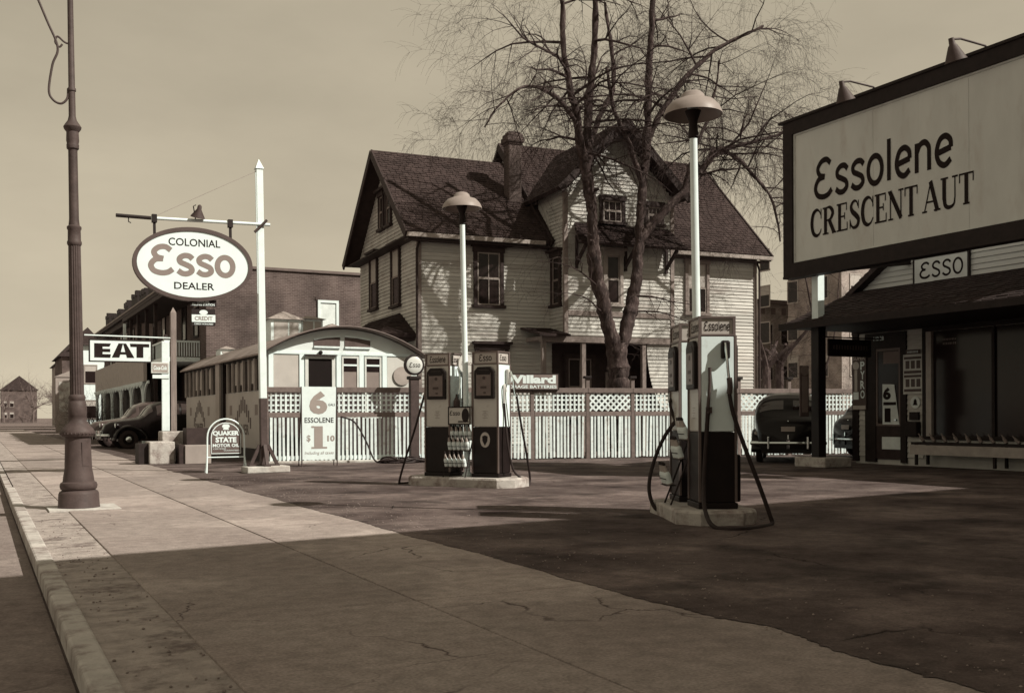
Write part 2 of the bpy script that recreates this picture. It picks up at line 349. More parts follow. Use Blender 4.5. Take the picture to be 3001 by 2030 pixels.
SER = {
 'C': (serif_C(), .84),
 'R': ([([(.18, 0), (.18, 1)], TK), ([(0, .03), (.38, .03)], TN), ([(0, .97), (.2, .97)], TN), (c2([(.2, .97), (.48, .96), (.66, .76), (.5, .54), (.22, .5)]), 'B'), ([(.42, .52), (.74, .02)], TK), ([(.6, .03), (.88, .03)], TN)], .92),
 'E': ([([(.18, 0), (.18, 1)], TK), ([(0, .03), (.68, .03)], TN), ([(0, .97), (.64, .97)], TN), ([(.2, .52), (.5, .52)], TN), ([(.66, .0), (.66, .3)], .05), ([(.62, .72), (.62, 1)], .05), ([(.5, .4), (.5, .65)], .05)], .78),
 'S': ([(c2([(.56, .76), (.46, .94), (.28, .96), (.13, .8), (.2, .62), (.42, .46), (.58, .3), (.52, .1), (.3, .03), (.14, .12), (.07, .28)]), 'S'), ([(.58, .68), (.58, .98)], .05), ([(.06, .02), (.06, .34)], .05)], .72),
 'N': ([([(.13, 0), (.13, 1)], TN), ([(.1, .98), (.72, .03)], TK), ([(.72, .0), (.72, 1)], TN), ([(0, .03), (.28, .03)], TN), ([(0, .97), (.2, .97)], TN), ([(.58, .97), (.87, .97)], TN)], .92),
 'T': ([([(.36, 0), (.36, 1)], TK), ([(.02, .97), (.7, .97)], TN), ([(.2, .03), (.52, .03)], TN), ([(.03, .7), (.03, 1)], .05), ([(.69, .7), (.69, 1)], .05)], .78),
 'A': ([([(.08, 0), (.42, 1)], TN), ([(.4, 1), (.76, 0)], TK), ([(.2, .33), (.62, .33)], TN), ([(-.04, .03), (.22, .03)], TN), ([(.58, .03), (.92, .03)], TN)], .93),
 'U': ([([(.18, 1), (.18, .3)], TK), (c2([(.18, .34), (.24, .1), (.44, .02), (.66, .1), (.72, .34)]), 'U'), ([(.72, .3), (.72, 1)], TN), ([(0, .97), (.38, .97)], TN), ([(.58, .97), (.87, .97)], TN)], .92),
 ' ': ([], .22)}
def wprof(code, n):
    f = {'C': lambda t: .05 + .15 * math.sin(math.pi * t) ** 2, 'B': lambda t: .06 + .12 * math.sin(math.pi * t) ** 2, 'S': lambda t: .06 + .14 * math.sin(math.pi * t) ** 2, 'U': lambda t: TK + (TN - TK) * t}[code]
    return [f(i / (n - 1)) for i in range(n)]
def serif(s, wd, ht, M, m, parent, name='lettering'):
    mb = MB(); x = 0; k = 0
    for ch in s:
        st, adv = SER[ch]
        for p, wt in st:
            if isinstance(wt, str): wt = wprof(wt, len(p))
            strip(mb, [(a + x, b) for a, b in p], wt, k % 4 * .0006); k += 1
        x += adv
    mb.v = [tuple(M @ p) for p in fit(mb.v, wd, ht)]
    return mb.build(name, m, parent)

# ================================================================== THE GROUND
struct('ground', MB().add([(-2500, -2500, -.15), (2500, -2500, -.15), (2500, 2500, -.15), (-2500, 2500, -.15)], [(0, 1, 2, 3)]), EARTH)
struct('road', MB().add([(-11, -60, -.135), (.44, -60, -.135), (.44, 300, -.135), (-11, 300, -.135)], [(0, 1, 2, 3)]), ROAD)
mb = MB(); y = -8.0                                                   # kerb stones
kerb = tag(MB().box(.46, -12, -.15, .585, 200, -.03).build('kerb', CONC2), kind='structure')
for i in range(9):
    y1 = y + 3.2
    MB().box(.45, y + .01, -.14, .6, y1 - .01, .004).build('kerb_stone', CONC2, kerb, bev=.02); y = y1
struct('verge', MB().add([(.59, -12, -.012), (1.09, -12, -.012), (1.09, 200, -.012), (.59, 200, -.012)], [(0, 1, 2, 3)]), VERGE)
walk = struct('sidewalk', MB().box(1.08, -12, -.1, 4.06, 120, -.035), EARTH)
cuts = [-12, -.75, 6.55, 13.9, 21.2, 28.5, 36, 50, 80, 120]
for a, b in zip(cuts, cuts[1:]):
    for x0, x1 in ((1.085, 2.642), (2.658, 4.3)):
        h = random.uniform(-.002, .003)
        MB().box(x0, a + .006, -.06, x1, b - .006, h).build('slab', WALK, walk, bev=.008)
vs = []; fs = []; yy = -30.0; k = 0                                   # asphalt lapping unevenly over the walk
while yy < 60:
    d = .02 * math.sin(yy * 1.7) + .012 * math.sin(yy * 6.1) + random.uniform(-.016, .014) + (random.uniform(-.05, .02) if random.random() < .06 else 0)
    if 4.2 < yy < 5.2: d += .12 * (1 - abs(yy - 4.7) * 2)
    vs += [(4.02 + d, yy, .006), (5.5, yy, .006)]; yy += .035 if 2 < yy < 16 else (.16 if yy < 30 else 2)
for i in range(len(vs) // 2 - 1): fs.append((2 * i, 2 * i + 1, 2 * i + 3, 2 * i + 2))
mb = MB().add(vs, fs); mb.add([(5.5, -30, .006), (70, -30, .006), (70, 60, .006), (5.5, 60, .006)], [(0, 1, 2, 3)])
struct('forecourt', mb, ASPH)
# pebbles and dirt scattered along the verge
mb = MB()
for i in range(160):
    x = random.uniform(.62, 1.06); y = random.uniform(3.5, 14); r = random.uniform(.004, .012)
    mb.lathe([(r * .6, -.012), (r, -.012 + r * .4), (r * .5, -.012 + r)], 5, Matrix.Translation((x, y, 0)))
for i in range(700):
    x = 4.02 + abs(random.gauss(0, .9)); y = random.uniform(2.5, 22); r = random.uniform(.003, .011)
    mb.lathe([(r * .6, .006), (r, .006 + r * .4), (r * .5, .006 + r)], 5, Matrix.Translation((x, y, 0)))
tag(mb.build('gravel', mat('gravel_stone', .2, .9, var=.5, scale=9)), 'loose gravel and dirt along the kerb strip and the walk edge', 'gravel', kind='stuff')

# ================================================================== CLAPBOARD, WINDOWS, ROOFS
CLAP = MB().add([(0, 0, 0), (1, 0, 0), (1, -.036, 0), (0, -.036, 0), (0, 0, 1), (1, 0, 1), (1, -.007, 1), (0, -.007, 1)], [(0, 1, 2, 3), (4, 7, 6, 5), (3, 2, 6, 7), (0, 4, 5, 1), (0, 3, 7, 4), (1, 5, 6, 2)])
CLAPM = CLAP.mesh('clapboard', SIDING); CLAPS = CLAP.mesh('clapboard', SIDSTA)
def clap(parent, M, z0, z1, span, e=.125, me=None):
    z = z0
    while z < z1 - .01:
        a, b = span(z + e / 2)
        if b - a > .05: inst(me or CLAPM, 'clapboard', parent, M @ Matrix.Translation((a, -.002 - random.uniform(0, .004), z)) @ Matrix.Diagonal((b - a, 1, e * 1.04, 1)))
        z += e
LEFTFACE = Matrix.Rotation(R(-90), 4, 'Z')      # wall plane that looks to -X, its x runs towards -Y
def window(parent, M, wd, ht, cols=2, blind=0, hood=True, trim=None, sash=None, t=.12, dep=.09, name='window'):
    trim = trim or TRIM; sash = sash or TRIM2
    m = MB(); x = wd / 2
    m.box(-x - t, -dep, 0, -x, 0, ht + t, M); m.box(x, -dep, 0, x + t, 0, ht + t, M)
    m.box(-x - t - .03, -dep - .03, ht + .001, x + t + .03, 0, ht + t + .04, M)
    m.box(-x - t - .05, -dep - .06, -.09, x + t + .05, 0, -.001, M)
    if hood: m.box(-x - t - .09, -dep - .14, ht + t + .041, x + t + .09, 0, ht + t + .13, M)
    wo = m.build(name, trim, parent)
    MB().box(-x, -.034, 0, x, -.030, ht, M).build('pane', GLASS, wo)
    s = MB(); h2 = ht * .5
    for a, b, yy in ((h2, ht, -.05), (0, h2 + .03, -.065)):
        s.frame(-x + .002, a + .002, x - .002, b - .002, .05, yy, -.035, M)
        for c in range(1, cols): s.box(-x + wd * c / cols - .014, yy + .004, a + .05, -x + wd * c / cols + .014, -.036, b - .05, M)
    s.build('sash', sash, wo)
    if blind: MB().box(-x + .05, -.0425, ht * (1 - blind), x - .05, -.0385, ht - .05, M).build('blind', BLIND, wo)
    return wo
def roof(parent, A, B, Cc, D, t=.12, e=.15, sw=.22, m=None, name='roof'):
    """A,B along the eave, Cc,D along the ridge; slab with separate shingles laid in courses"""
    A, B, Cc, D = map(Vector, (A, B, Cc, D)); n = (B - A).cross(D - A).normalized()
    if n.z < 0: n = -n
    ro = MB().add([A, B, Cc, D, A - n * t, B - n * t, Cc - n * t, D - n * t], [(0, 1, 2, 3), (7, 6, 5, 4), (0, 4, 5, 1), (1, 5, 6, 2), (2, 6, 7, 3), (3, 7, 4, 0)]).build(name, TRIM, parent)
    up = (D - A); rows = max(1, int(((D - A).length + (Cc - B).length) / 2 / e)); mb = MB()
    for i in range(rows + 1):
        t0 = max(0, (i - .02) / (rows + 1)); t1 = min(1, (i + 1.35) / (rows + 1))
        a = A.lerp(D, t0); b = B.lerp(Cc, t0); a2 = A.lerp(D, t1); b2 = B.lerp(Cc, t1)
        ln = (b - a).length; k = max(1, int(ln / sw)); off = random.random()
        us = [0.0] + [(j + off) / k for j in range(k) if (j + off) / k < .995] + [1.0]
        for u0, u1 in zip(us, us[1:]):
            lo = random.uniform(.018, .034); g = .04 * (u1 - u0); sag = random.uniform(-.018, .012)
            dn = (A - D).normalized() * sag
            q = [a.lerp(b, u0 + g) + n * lo + dn, a.lerp(b, u1 - g) + n * lo + dn, a2.lerp(b2, u1 - g) + n * .006, a2.lerp(b2, u0 + g) + n * .006]
            mb.add(q + [a.lerp(b, u0 + g) + dn, a.lerp(b, u1 - g) + dn], [(0, 1, 2, 3), (4, 5, 1, 0), (4, 0, 3), (5, 2, 1)])
    o = mb.build('shingles', m or SHING, ro); o['kind'] = 'stuff'
    return ro

# ================================================================== VICTORIAN HOUSE
hs = thing('clapboard_house', 'big clapboard house with steep shingled gables behind the bare tree', 'house', (12.66, 31, 0), -4)
zl = lambda y: 7.1 + .875 * (y + .45)
zm = lambda y: 7.1 + .946 * (y + .45)
# left wing
wl = MB().prism([(0, 0), (7.1, 0), (7.1, zl(0) - .15), (3.55, zl(3.55) - .15), (0, zl(0) - .15)], 0, 4.9, Matrix(((0, 0, 1, 0), (1, 0, 0, 0), (0, 1, 0, 0), (0, 0, 0, 1)))).build('wall', SIDING, hs)
clap(wl, Matrix.Identity(4), .3, 7.35, lambda z: (0, 4.9))
def gspan(z):
    if z < zl(0) - .15: return (-7.1, 0)
    k = (z - zl(0) + .15) / .875; return (-7.1 + k, -k)
clap(wl, LEFTFACE, .3, 10.3, gspan)
# main block
wm = MB().prism([(0.002, 0), (8.4, 0), (8.4, zm(0) - .15), (4.2, zm(4.2) - .15), (0.002, zm(0) - .15)], 4.9, 13.1, Matrix(((0, 0, 1, 0), (1, 0, 0, 0), (0, 1, 0, 0), (0, 0, 0, 1)))).build('wall', SIDING, hs)
clap(wm, Matrix.Identity(4), .3, 7.35, lambda z: (8.752, 13.1))
clap(wm, Matrix.Translation((4.9, 0, 0)) @ LEFTFACE, 7.6, 11.2, lambda z: (-8.4 + max(0, (z - zm(0) + .15) / .946), -max(0, (z - zm(0) + .15) / .946)))
# projecting bay carried over the porch
wb = MB().prism([(4.67, 3.85), (8.75, 3.85), (8.75, 8.72), (6.71, 10.75), (4.67, 8.72)], .9, -1.2, Matrix(((1, 0, 0, 0), (0, 0, 1, 0), (0, 1, 0, 0), (0, 0, 0, 1)))).build('wall', SIDING, hs)
def bspan(z):
    k = max(0, z - 8.72); return (4.67 + k, 8.75 - k)
clap(wb, Matrix.Translation((0, -1.2, 0)), 3.9, 10.6, bspan)
clap(wb, Matrix.Translation((4.67, 0, 0)) @ LEFTFACE, 3.9, 8.7, lambda z: (0, 1.2))
# trim: corner boards, belt courses, frieze
tr = MB()
for x, yy, z1 in ((0, 0, 7.2), (13.1, 0, 7.2), (4.67, -1.2, 8.6), (8.75, -1.2, 8.6)): tr.box(x - .07, yy - .055, 3.87 if yy else 0, x + .07, yy + .07, z1)
tr.box(.075, -.05, 7.0, 4.59, 0, 7.22); tr.box(8.83, -.05, 7.0, 13.02, 0, 7.22)
tr.box(4.75, -1.262, 4.55, 8.67, -1.22, 4.72)
tr.build('trim', TRIM2, hs)
# roofs
roof(hs, (-.55, -.45, zl(-.45)), (5.2, -.45, zl(-.45)), (5.2, 3.55, zl(3.55)), (-.55, 3.55, zl(3.55)))
roof(hs, (-.55, 7.55, zl(-.45)), (5.2, 7.55, zl(-.45)), (5.2, 3.552, zl(3.55)), (-.55, 3.552, zl(3.55)), e=.6, sw=1)
roof(hs, (4.55, -.45, zm(-.45) + .01), (13.5, -.45, zm(-.45) + .01), (13.5, 4.2, zm(4.2) + .01), (4.55, 4.2, zm(4.2) + .01))
roof(hs, (4.55, 8.85, zm(-.45)), (13.5, 8.85, zm(-.45)), (13.5, 4.202, zm(4.2)), (4.55, 4.202, zm(4.2)), e=.6, sw=1)
zb = 11.12
roof(hs, (4.25, 3.6, zb - 2.46), (4.25, -1.7, zb - 2.46), (6.71, -1.7, zb), (6.71, 3.6, zb))
roof(hs, (9.17, -1.7, zb - 2.46), (9.17, 3.6, zb - 2.46), (6.712, 3.6, zb), (6.712, -1.7, zb))
# barge boards and gutters
def bar(mb, a, b, wd, ht):
    a = Vector(a); b = Vector(b); d = (b - a); l = d.length; d.normalize(); s = d.cross(Vector((0, 0, 1))).normalized(); u = s.cross(d)
    M = Matrix(((d.x, s.x, u.x, a.x), (d.y, s.y, u.y, a.y), (d.z, s.z, u.z, a.z), (0, 0, 0, 1)))
    mb.box(0, -wd / 2, -ht / 2, l, wd / 2, ht / 2, M); return mb
for a_, b_ in (((-.58, -.47, zl(-.45) - .1), (-.58, 3.55, zl(3.55) - .1)), ((-.58, 7.57, zl(-.45) - .1), (-.58, 3.55, zl(3.55) - .1)), ((4.24, -1.73, zb - 2.56), (6.71, -1.73, zb - .1)),
               ((9.18, -1.73, zb - 2.56), (6.71, -1.73, zb - .1)), ((13.53, -.47, zm(-.45) - .1), (13.53, 4.2, zm(4.2) - .1)), ((4.52, -.47, zm(-.45) - .1), (4.52, 4.2, zm(4.2) - .1))):
    bar(MB(), a_, b_, .06, .26).build('bargeboard', TRIM, hs)
GUT = mat('gutter_paint', .3, .6, var=.15)
MB().box(-.55, -.6, 6.93, 4.25, -.47, 7.06).build('gutter', GUT, hs); MB().box(9.0, -.6, 6.93, 13.5, -.47, 7.06).build('gutter', GUT, hs)
MB().box(-.5, -.44, 6.86, 4.6, -.06, 6.9).build('soffit', TRIM, hs); MB().box(8.83, -.44, 6.86, 13.45, -.06, 6.9).build('soffit', TRIM, hs); MB().box(-.5, .0, 6.99, -.03, 7.1, 7.02).build('soffit', TRIM, hs)
MB().tube([(-.02, -.12, 6.9), (-.12, -.16, 6.6), (-.12, -.14, .3)], .04, 8).build('downpipe', TRIM, hs)
MB().tube([(13.1, -.14, 6.9), (13.2, -.16, 6.6), (13.2, -.14, .3)], .04, 8).build('downpipe', TRIM, hs)
# windows of the house
I4 = Matrix.Identity(4)
window(hs, Matrix.Translation((2.4, -.02, 4.9)), .82, 1.75, 2, sash=mat('pale_sash', .27, .6, var=.1))
window(hs, Matrix.Translation((2.5, -.02, 1.5)), .95, 1.95, 2)
window(hs, Matrix.Translation((10.53, -.02, 4.93)), .78, 1.78, 1, blind=.48, trim=TRIM2, sash=mat('pale_sash', .42))
window(hs, Matrix.Translation((6.42, -1.22, 4.98)), .5, 1.62, 1, trim=mat('tan_trim', .3, .7), sash=mat('pale_sash', .42))
window(hs, Matrix.Translation((6.4, -1.22, 7.72)), .72, .72, 3, hood=False, sash=mat('pale_sash', .42))
window(hs, Matrix.Translation((8.02, -1.22, 7.76)), .5, .6, 3, hood=False, sash=mat('pale_sash', .42))
for yy, z, wd, ht in ((5.1, 5.2, .8, 1.85), (2.35, 5.05, .8, 1.9)):
    window(hs, Matrix.Translation((-.02, yy, z)) @ LEFTFACE, wd, ht, 1, blind=.5)
window(hs, Matrix.Translation((-.02, 4.05, 7.95)) @ LEFTFACE, .42, 1.15, 1)
window(hs, Matrix.Translation((-.02, 3.15, 7.95)) @ LEFTFACE, .42, 1.15, 1)
window(hs, Matrix.Translation((4.65, -.6, 4.95)) @ LEFTFACE, .5, 1.6, 1)
# chimney with corbelled cap
ch = MB(); ch.box(3.76, 1.38, 8.0, 4.26, 1.86, 10.72); ch.box(3.73, 1.35, 10.72, 4.29, 1.89, 10.8); ch.box(3.68, 1.3, 10.8, 4.34, 1.94, 11.0); ch.box(3.72, 1.34, 11.0, 4.3, 1.9, 11.12); ch.box(3.79, 1.41, 11.12, 4.23, 1.83, 11.2)
ch.build('chimney', DBRICK, hs, bev=.05)
# pent hood under the attic windows with brackets
hd = roof(hs, (4.75, -2.05, 6.85), (8.85, -2.05, 6.85), (8.6, -1.23, 7.62), (5.0, -1.23, 7.62), t=.08, m=mat('dark_hood_shingle', .022, .95, var=.4, scale=3, spec=.15), name='window_hood')
for x in (5.05, 6.9, 8.5): hb = bar(MB(), (x, -1.25, 6.25), (x, -1.95, 6.8), .09, .1); hb.box(x - .045, -1.3, 6.1, x + .045, -1.24, 7.2); hb.build('bracket', TRIM, hd)
# porch under the bay: beam, posts, arched spandrels, door and window in its shade
pb = MB(); pb.box(3.75, -1.32, 3.66, 8.8, -1.1, 3.85); pb.box(3.75, -1.1, 3.72, 8.8, 0, 3.84); pb.build('porch_beam', TRIM2, hs)
pr = roof(hs, (3.55, -1.6, 3.88), (4.66, -1.6, 3.88), (4.66, -.03, 4.2), (3.55, -.03, 4.2), t=.06, name='porch_roof')
for x in (3.85, 5.3, 7.6): MB().box(x - .07, -1.28, 0, x + .07, -1.14, 3.66).build('porch_post', TRIM2, hs)
arc = [(7.68, 3.65), (8.74, 3.65), (8.74, 0), (8.6, 0)] + [(8.6 - .86 * math.sin(t) - .02, 1.6 + 2.0 * (1 - math.cos(t)) * .95) for t in [R(a) for a in range(5, 90, 8)]]
spand = MB(); pts = [(8.74, 0), (8.74, 3.65)]
pa = [(7.72 + 1.0 * (1 - math.cos(R(a))), 3.64 - 2.3 * math.sin(R(a))) for a in range(0, 91, 9)]
for (xa, za), (xb, zb2) in zip(pa, pa[1:]): spand.box(min(xa, xb), -1.27, min(za, zb2), max(xa, xb) + .03, -1.15, max(za, zb2) + .02)
sp = MB().box(8.72, -1.2, 0, 8.78, 0, 3.66).build('porch_side', SIDING, hs)
clap(sp, Matrix.Translation((0, -1.2, 0)), .4, 3.6, lambda z: (7.74 + 1.0 * (1 - math.sqrt(max(0, 1 - min(1, (3.64 - z) / 2.3) ** 2))) if z > 1.34 else 8.74, 8.75))
MB().box(4.72, -.045, 0, 8.7, -.004, 3.7).build('porch_shade_panel', TRIM, hs)  # dark sheet over the back wall, the porch's shade put into its colour
window(hs, Matrix.Translation((5.75, -.05, 1.2)), .9, 2.0, 2, hood=False)
dr = MB().frame(6.75, 0, 7.55, 2.75, .13, -.12, -.046).build('door', TRIM2, hs)
MB().box(6.88, -.08, .05, 7.42, -.048, 2.6).build('door_panel', TRIM, dr); MB().box(6.98, -.087, 1.3, 7.32, -.081, 2.4).build('pane', GLASS, dr)
# little hipped roof of the ground-floor bay on the shaded gable side
lb = MB().box(-1.0, 1.6, 0, -.03, 6.2, 3.9).build('side_bay', SIDING, hs)
window(hs, Matrix.Translation((-1.0, 2.6, 1.6)) @ LEFTFACE, .8, 1.8, 1, blind=.5)
roof(hs, (-1.3, 6.6, 3.9), (-1.3, .2, 3.9), (-.03, 2.0, 4.75), (-.03, 5.6, 4.75), name='side_bay_roof')
roof(hs, (-1.3, .2, 3.9), (-.03, .2, 3.9), (-.03, 1.99, 4.75), (-.032, 2.0, 4.75), name='side_bay_roof')
MB().box(-1.25, .3, 3.7, -.03, 1.55, 3.84).build('porch_beam', TRIM, hs); MB().box(-1.2, .35, 0, -1.08, .47, 3.7).build('porch_post', TRIM, hs)

# ================================================================== LATTICE FENCE
fn = thing('lattice_fence', 'long white picket fence with lattice top and brown rails behind the pumps', 'fence', (6.9, 27.4, 0), -11.3)
secs = [(-.02, 3.84, 'S'), (3.96, 4.66, 'D'), (4.78, 7.24, 'S'), (7.36, 8.92, 'S'), (9.04, 10.32, 'D'), (10.44, 13.78, 'S'), (13.9, 15.49, 'D'), (15.61, 18.4, 'S')]
posts = [-.08, 3.9, 4.72, 7.3, 8.98, 10.38, 13.84, 15.55, 18.46]
PK = MB().box(0, -.045, 0, 1, -.022, 1).mesh('picket', WHITE_OLD)
SL = MB().box(0, -.03, 0, 1, -.018, 1).mesh('lattice_slat', WHITE_OLD)
SLB = MB().box(0, -.017, 0, 1, -.005, 1).mesh('lattice_slat', WHITE_OLD)
PB = MB().box(0, .035, 0, 1, .055, 1).mesh('picket', WHITE_OLD)
for u in posts:
    tall = 2.32 if u in (8.98, 10.38, 13.84, 15.55) else 2.06
    p = MB().box(u - .055, -.05, 0, u + .055, .06, tall).build('post', FRAMEP, fn, bev=.008)
    if tall > 2.1: MB().box(u - .1, -.1, tall, u + .1, .11, tall + .07).build('post_cap', DARKP, p, bev=.01)
for a, b, kind in secs:
    MB().box(a + .002, -.02, .1, b - .002, .03, .2).build('rail', WHITE_OLD if a < 4 else FRAMEP, fn)
    MB().box(a + .002, -.05, 1.23, b - .002, .04, 1.36).build('rail', FRAMEP, fn, bev=.006)
    MB().box(a - .056, -.07, 1.9, b + .056, .08, 2.04).build('rail', FRAMEP, fn, bev=.006)
    u = a + .03; alt = 0
    while u < b - .05:
        wd = (.062 if a < 4 else (.07, .05)[alt % 2]) + random.uniform(-.006, .006)
        inst(PK, 'picket', fn, Matrix.Translation((u, random.uniform(-.006, .006), .02 + random.uniform(0, .035))) @ Matrix.Rotation(R(random.gauss(0, .45)), 4, 'Y') @ Matrix.Diagonal((wd, 1, 1.2, 1)))
        if a > 4 and alt % 3 == 0: inst(PB, 'picket', fn, Matrix.Translation((u + wd * .9, 0, .1)) @ Matrix.Diagonal((.03, 1, 1.1, 1)))
        u += (.112 if a < 4 else .108) + random.uniform(-.005, .005); alt += 1
    zl0, zl1 = 1.36, 1.9
    if kind == 'S':
        u = a + .04
        while u < b - .03:
            inst(SL, 'lattice_slat', fn, Matrix.Translation((u, 0, zl0)) @ Matrix.Diagonal((.05, 1, zl1 - zl0, 1))); u += .128
        for z in (1.40, 1.535, 1.67, 1.8): inst(SLB, 'lattice_slat', fn, Matrix.Translation((a, 0, z + random.uniform(-.004, .004))) @ Matrix.Diagonal((b - a, 1, .045, 1)))
    else:
        h = zl1 - zl0
        for sgn, me in ((1, SL), (-1, SLB)):
            c = a - h
            while c < b + h:
                # 45 degree slat through (c, zl0) clipped to the panel
                x0, x1 = (c, c + h) if sgn > 0 else (c + h, c)
                xa, xb = max(a, min(x0, x1)), min(b, max(x0, x1))
                if xb - xa > .03:
                    za = zl0 + (xa - c if sgn > 0 else c + h - xa); ln = (xb - xa) * 1.41421
                    inst(me, 'lattice_slat', fn, Matrix.Translation((xa, 0, za)) @ Matrix.Rotation(R(-45 * sgn), 4, 'Y') @ Matrix.Diagonal((ln, 1, .055, 1)))
                c += .185
# white kerb along its foot
MB().box(-.1, -.3, 0, 3.9, -.06, .075).build('base_board', CONC, fn, bev=.02)

# ================================================================== DINER
DX0, DX1, DY0, DY1 = 7.05, 11.48, 28.3, 40.4
dn = thing('diner', 'low barrel-roofed diner with white end wall behind the fence', 'diner')
xm = (DX0 + DX1) / 2
def dz(x): return 3.06 + .66 * (1 - ((x - xm) / (DX1 - xm)) ** 2)
xs = [DX0 + (DX1 - DX0) * i / 16 for i in range(17)]
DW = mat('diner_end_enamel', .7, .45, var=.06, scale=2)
dw = MB().prism([(DX0, 0), (DX1, 0)] + [(x, dz(x)) for x in xs[::-1]], DY0, DY1, Matrix(((1, 0, 0, 0), (0, 0, 1, 0), (0, 1, 0, 0), (0, 0, 0, 1)))).build('wall', DW, dn)
rp = [(x, dz(x) + .03) for x in [DX0 - .22] + xs + [DX1 + .22]]
rp[0] = (DX0 - .22, 2.94); rp[-1] = (DX1 + .22, 2.94)
rm = MB(); n = len(rp)
for yy in (DY0 - .3, DY1 + .2):
    rm.v += [(x, yy, z + .05) for x, z in rp] + [(x, yy, z) for x, z in rp]
for i in range(n - 1):
    rm.f += [(i, i + 1, 2 * n + i + 1, 2 * n + i), (n + i, 3 * n + i, 3 * n + i + 1, n + i + 1), (i, n + i, n + i + 1, i + 1), (2 * n + i, 2 * n + i + 1, 3 * n + i + 1, 3 * n + i)]
rm.f += [(0, 2 * n, 3 * n, n), (n - 1, 2 * n - 1, 4 * n - 1, 3 * n - 1)]
rf = rm.build('roof', mat('diner_roof_felt', .22, .85, var=.25, scale=1.4), dn, smooth=True)
MB().tube([(x, DY0 - .31, z + .03) for x, z in rp], .022, 6).build('roof_edge', mat('roof_edge_tin', .12, .6), rf)
# roof monitors (two small ventilator houses)
def vent(cx, cy, wd, ln, z0, h, rh):
    b = MB().box(cx - wd / 2, cy - ln / 2, z0, cx + wd / 2, cy + ln / 2, z0 + h).build('ventilator', WHITE_OLD, rf)
    MB().add([(cx - wd * .62, cy - ln * .6, z0 + h), (cx + wd * .62, cy - ln * .6, z0 + h), (cx + wd * .62, cy + ln * .6, z0 + h), (cx - wd * .62, cy + ln * .6, z0 + h), (cx, cy - ln * .2, z0 + h + rh), (cx, cy + ln * .2, z0 + h + rh)],
             [(0, 1, 4), (1, 2, 5, 4), (2, 3, 5), (3, 0, 4, 5), (3, 2, 1, 0)]).build('ventilator_roof', DGREY, rf)
    MB().box(cx - wd * .4, cy - ln / 2 - .012, z0 + .2, cx + wd * .06, cy - ln / 2 - .002, z0 + h - .08).build('shutter', BLIND, rf)
    MB().box(cx + wd * .12, cy - ln / 2 - .012, z0 + .2, cx + wd * .42, cy - ln / 2 - .002, z0 + h - .08).build('shutter', BLIND, rf)
vent(9.05, 34.2, 1.0, 1.0, 3.45, 1.0, .3)
vent(9.95, 34.6, .75, 1.6, 3.5, 1.0, .16)
vent(9.9, 31.6, .9, .9, 3.55, .36, .25)
vent(7.9, 37.6, .5, .8, 3.3, .35, .12)
# end wall fittings
e = DY0
en = MB(); en.box(7.08, e - .04, 2.99, 11.25, e - .002, 3.06)
for x in (7.1, 7.96, 9.03, 9.7, 10.4): en.box(x, e - .05, 2.045, x + .13, e - .002, 2.985)
en.build('pilaster', mat('diner_white_trim', .8, .4, var=.05), dn)
MB().box(7.24, e - .02, 2.045, 7.94, e - .004, 2.95).build('panel', mat('diner_grey_panel', .42, .5, var=.08), dn)
MB().box(10.55, e - .02, 2.045, 11.3, e - .004, 2.95).build('panel', mat('diner_pale_panel', .52, .5, var=.08), dn)
dd = MB().frame(8.12, 0, 8.98, 2.96, .09, e - .06, e - .003).build('door', mat('diner_door_paint', .6, .5), dn)
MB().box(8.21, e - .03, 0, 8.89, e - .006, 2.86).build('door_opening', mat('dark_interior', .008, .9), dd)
MB().box(8.1, e - .16, 2.955, 9.02, e - .055, 2.985).build('door_hood', TRIM, dd)
for x0 in (9.18, 9.86):
    wo = MB().frame(x0, 1.2, x0 + .5, 2.95, .05, e - .055, e - .003).build('window', mat('diner_door_paint', .6), dn)
    MB().box(x0 + .05, e - .03, 2.52, x0 + .45, e - .006, 2.9).build('pane', GLASS, wo); MB().box(x0 + .05, e - .034, 1.25, x0 + .45, e - .006, 2.515).build('blind', mat('diner_blind', .2, .8, var=.08), wo)
    MB().box(x0 + .05, e - .05, 2.68, x0 + .45, e - .035, 2.73).build('sash', WHITE, wo)
for x0, x1 in ((8.38, 9.14), (9.28, 10.04)):
    top = lambda x: dz(x) - .2
    wo = MB().prism([(x0, 3.2), (x1, 3.2)] + [(x, top(x)) for x in (x1, (x0 + x1) / 2, x0)], e - .02, e - .005, Matrix(((1, 0, 0, 0), (0, 0, 1, 0), (0, 1, 0, 0), (0, 0, 0, 1)))).build('transom', mat('transom_glass', .09, .25, var=.2), dn)
    fr = MB(); pp = [(x0, 3.2), (x1, 3.2), (x1, top(x1)), ((x0 + x1) / 2, top((x0 + x1) / 2)), (x0, top(x0)), (x0, 3.2)]
    for a, b in zip(pp, pp[1:]): bar(fr, (a[0], e - .03, a[1]), (b[0], e - .03, b[1]), .045, .05)
    fr.build('frame', WHITE, wo)
dsc = MB().lathe([(.27, 0), (.27, .02)], 28, Matrix.Translation((11.0, e - .045, 2.42)) @ Matrix.Rotation(R(90), 4, 'X')).build('round_panel', mat('round_grey', .3, .5), dn)
MB().lathe([(.05, 0), (.06, .06), (.03, .14)], 10, Matrix.Translation((8.55, e - .05, 3.04)) @ Matrix.Rotation(R(90), 4, 'X')).build('light_fitting', DARKP, dn)
MB().box(7.0, e - .045, 0, 11.4, e - .004, 2.04).build('lower_wall', TRIM, dn)
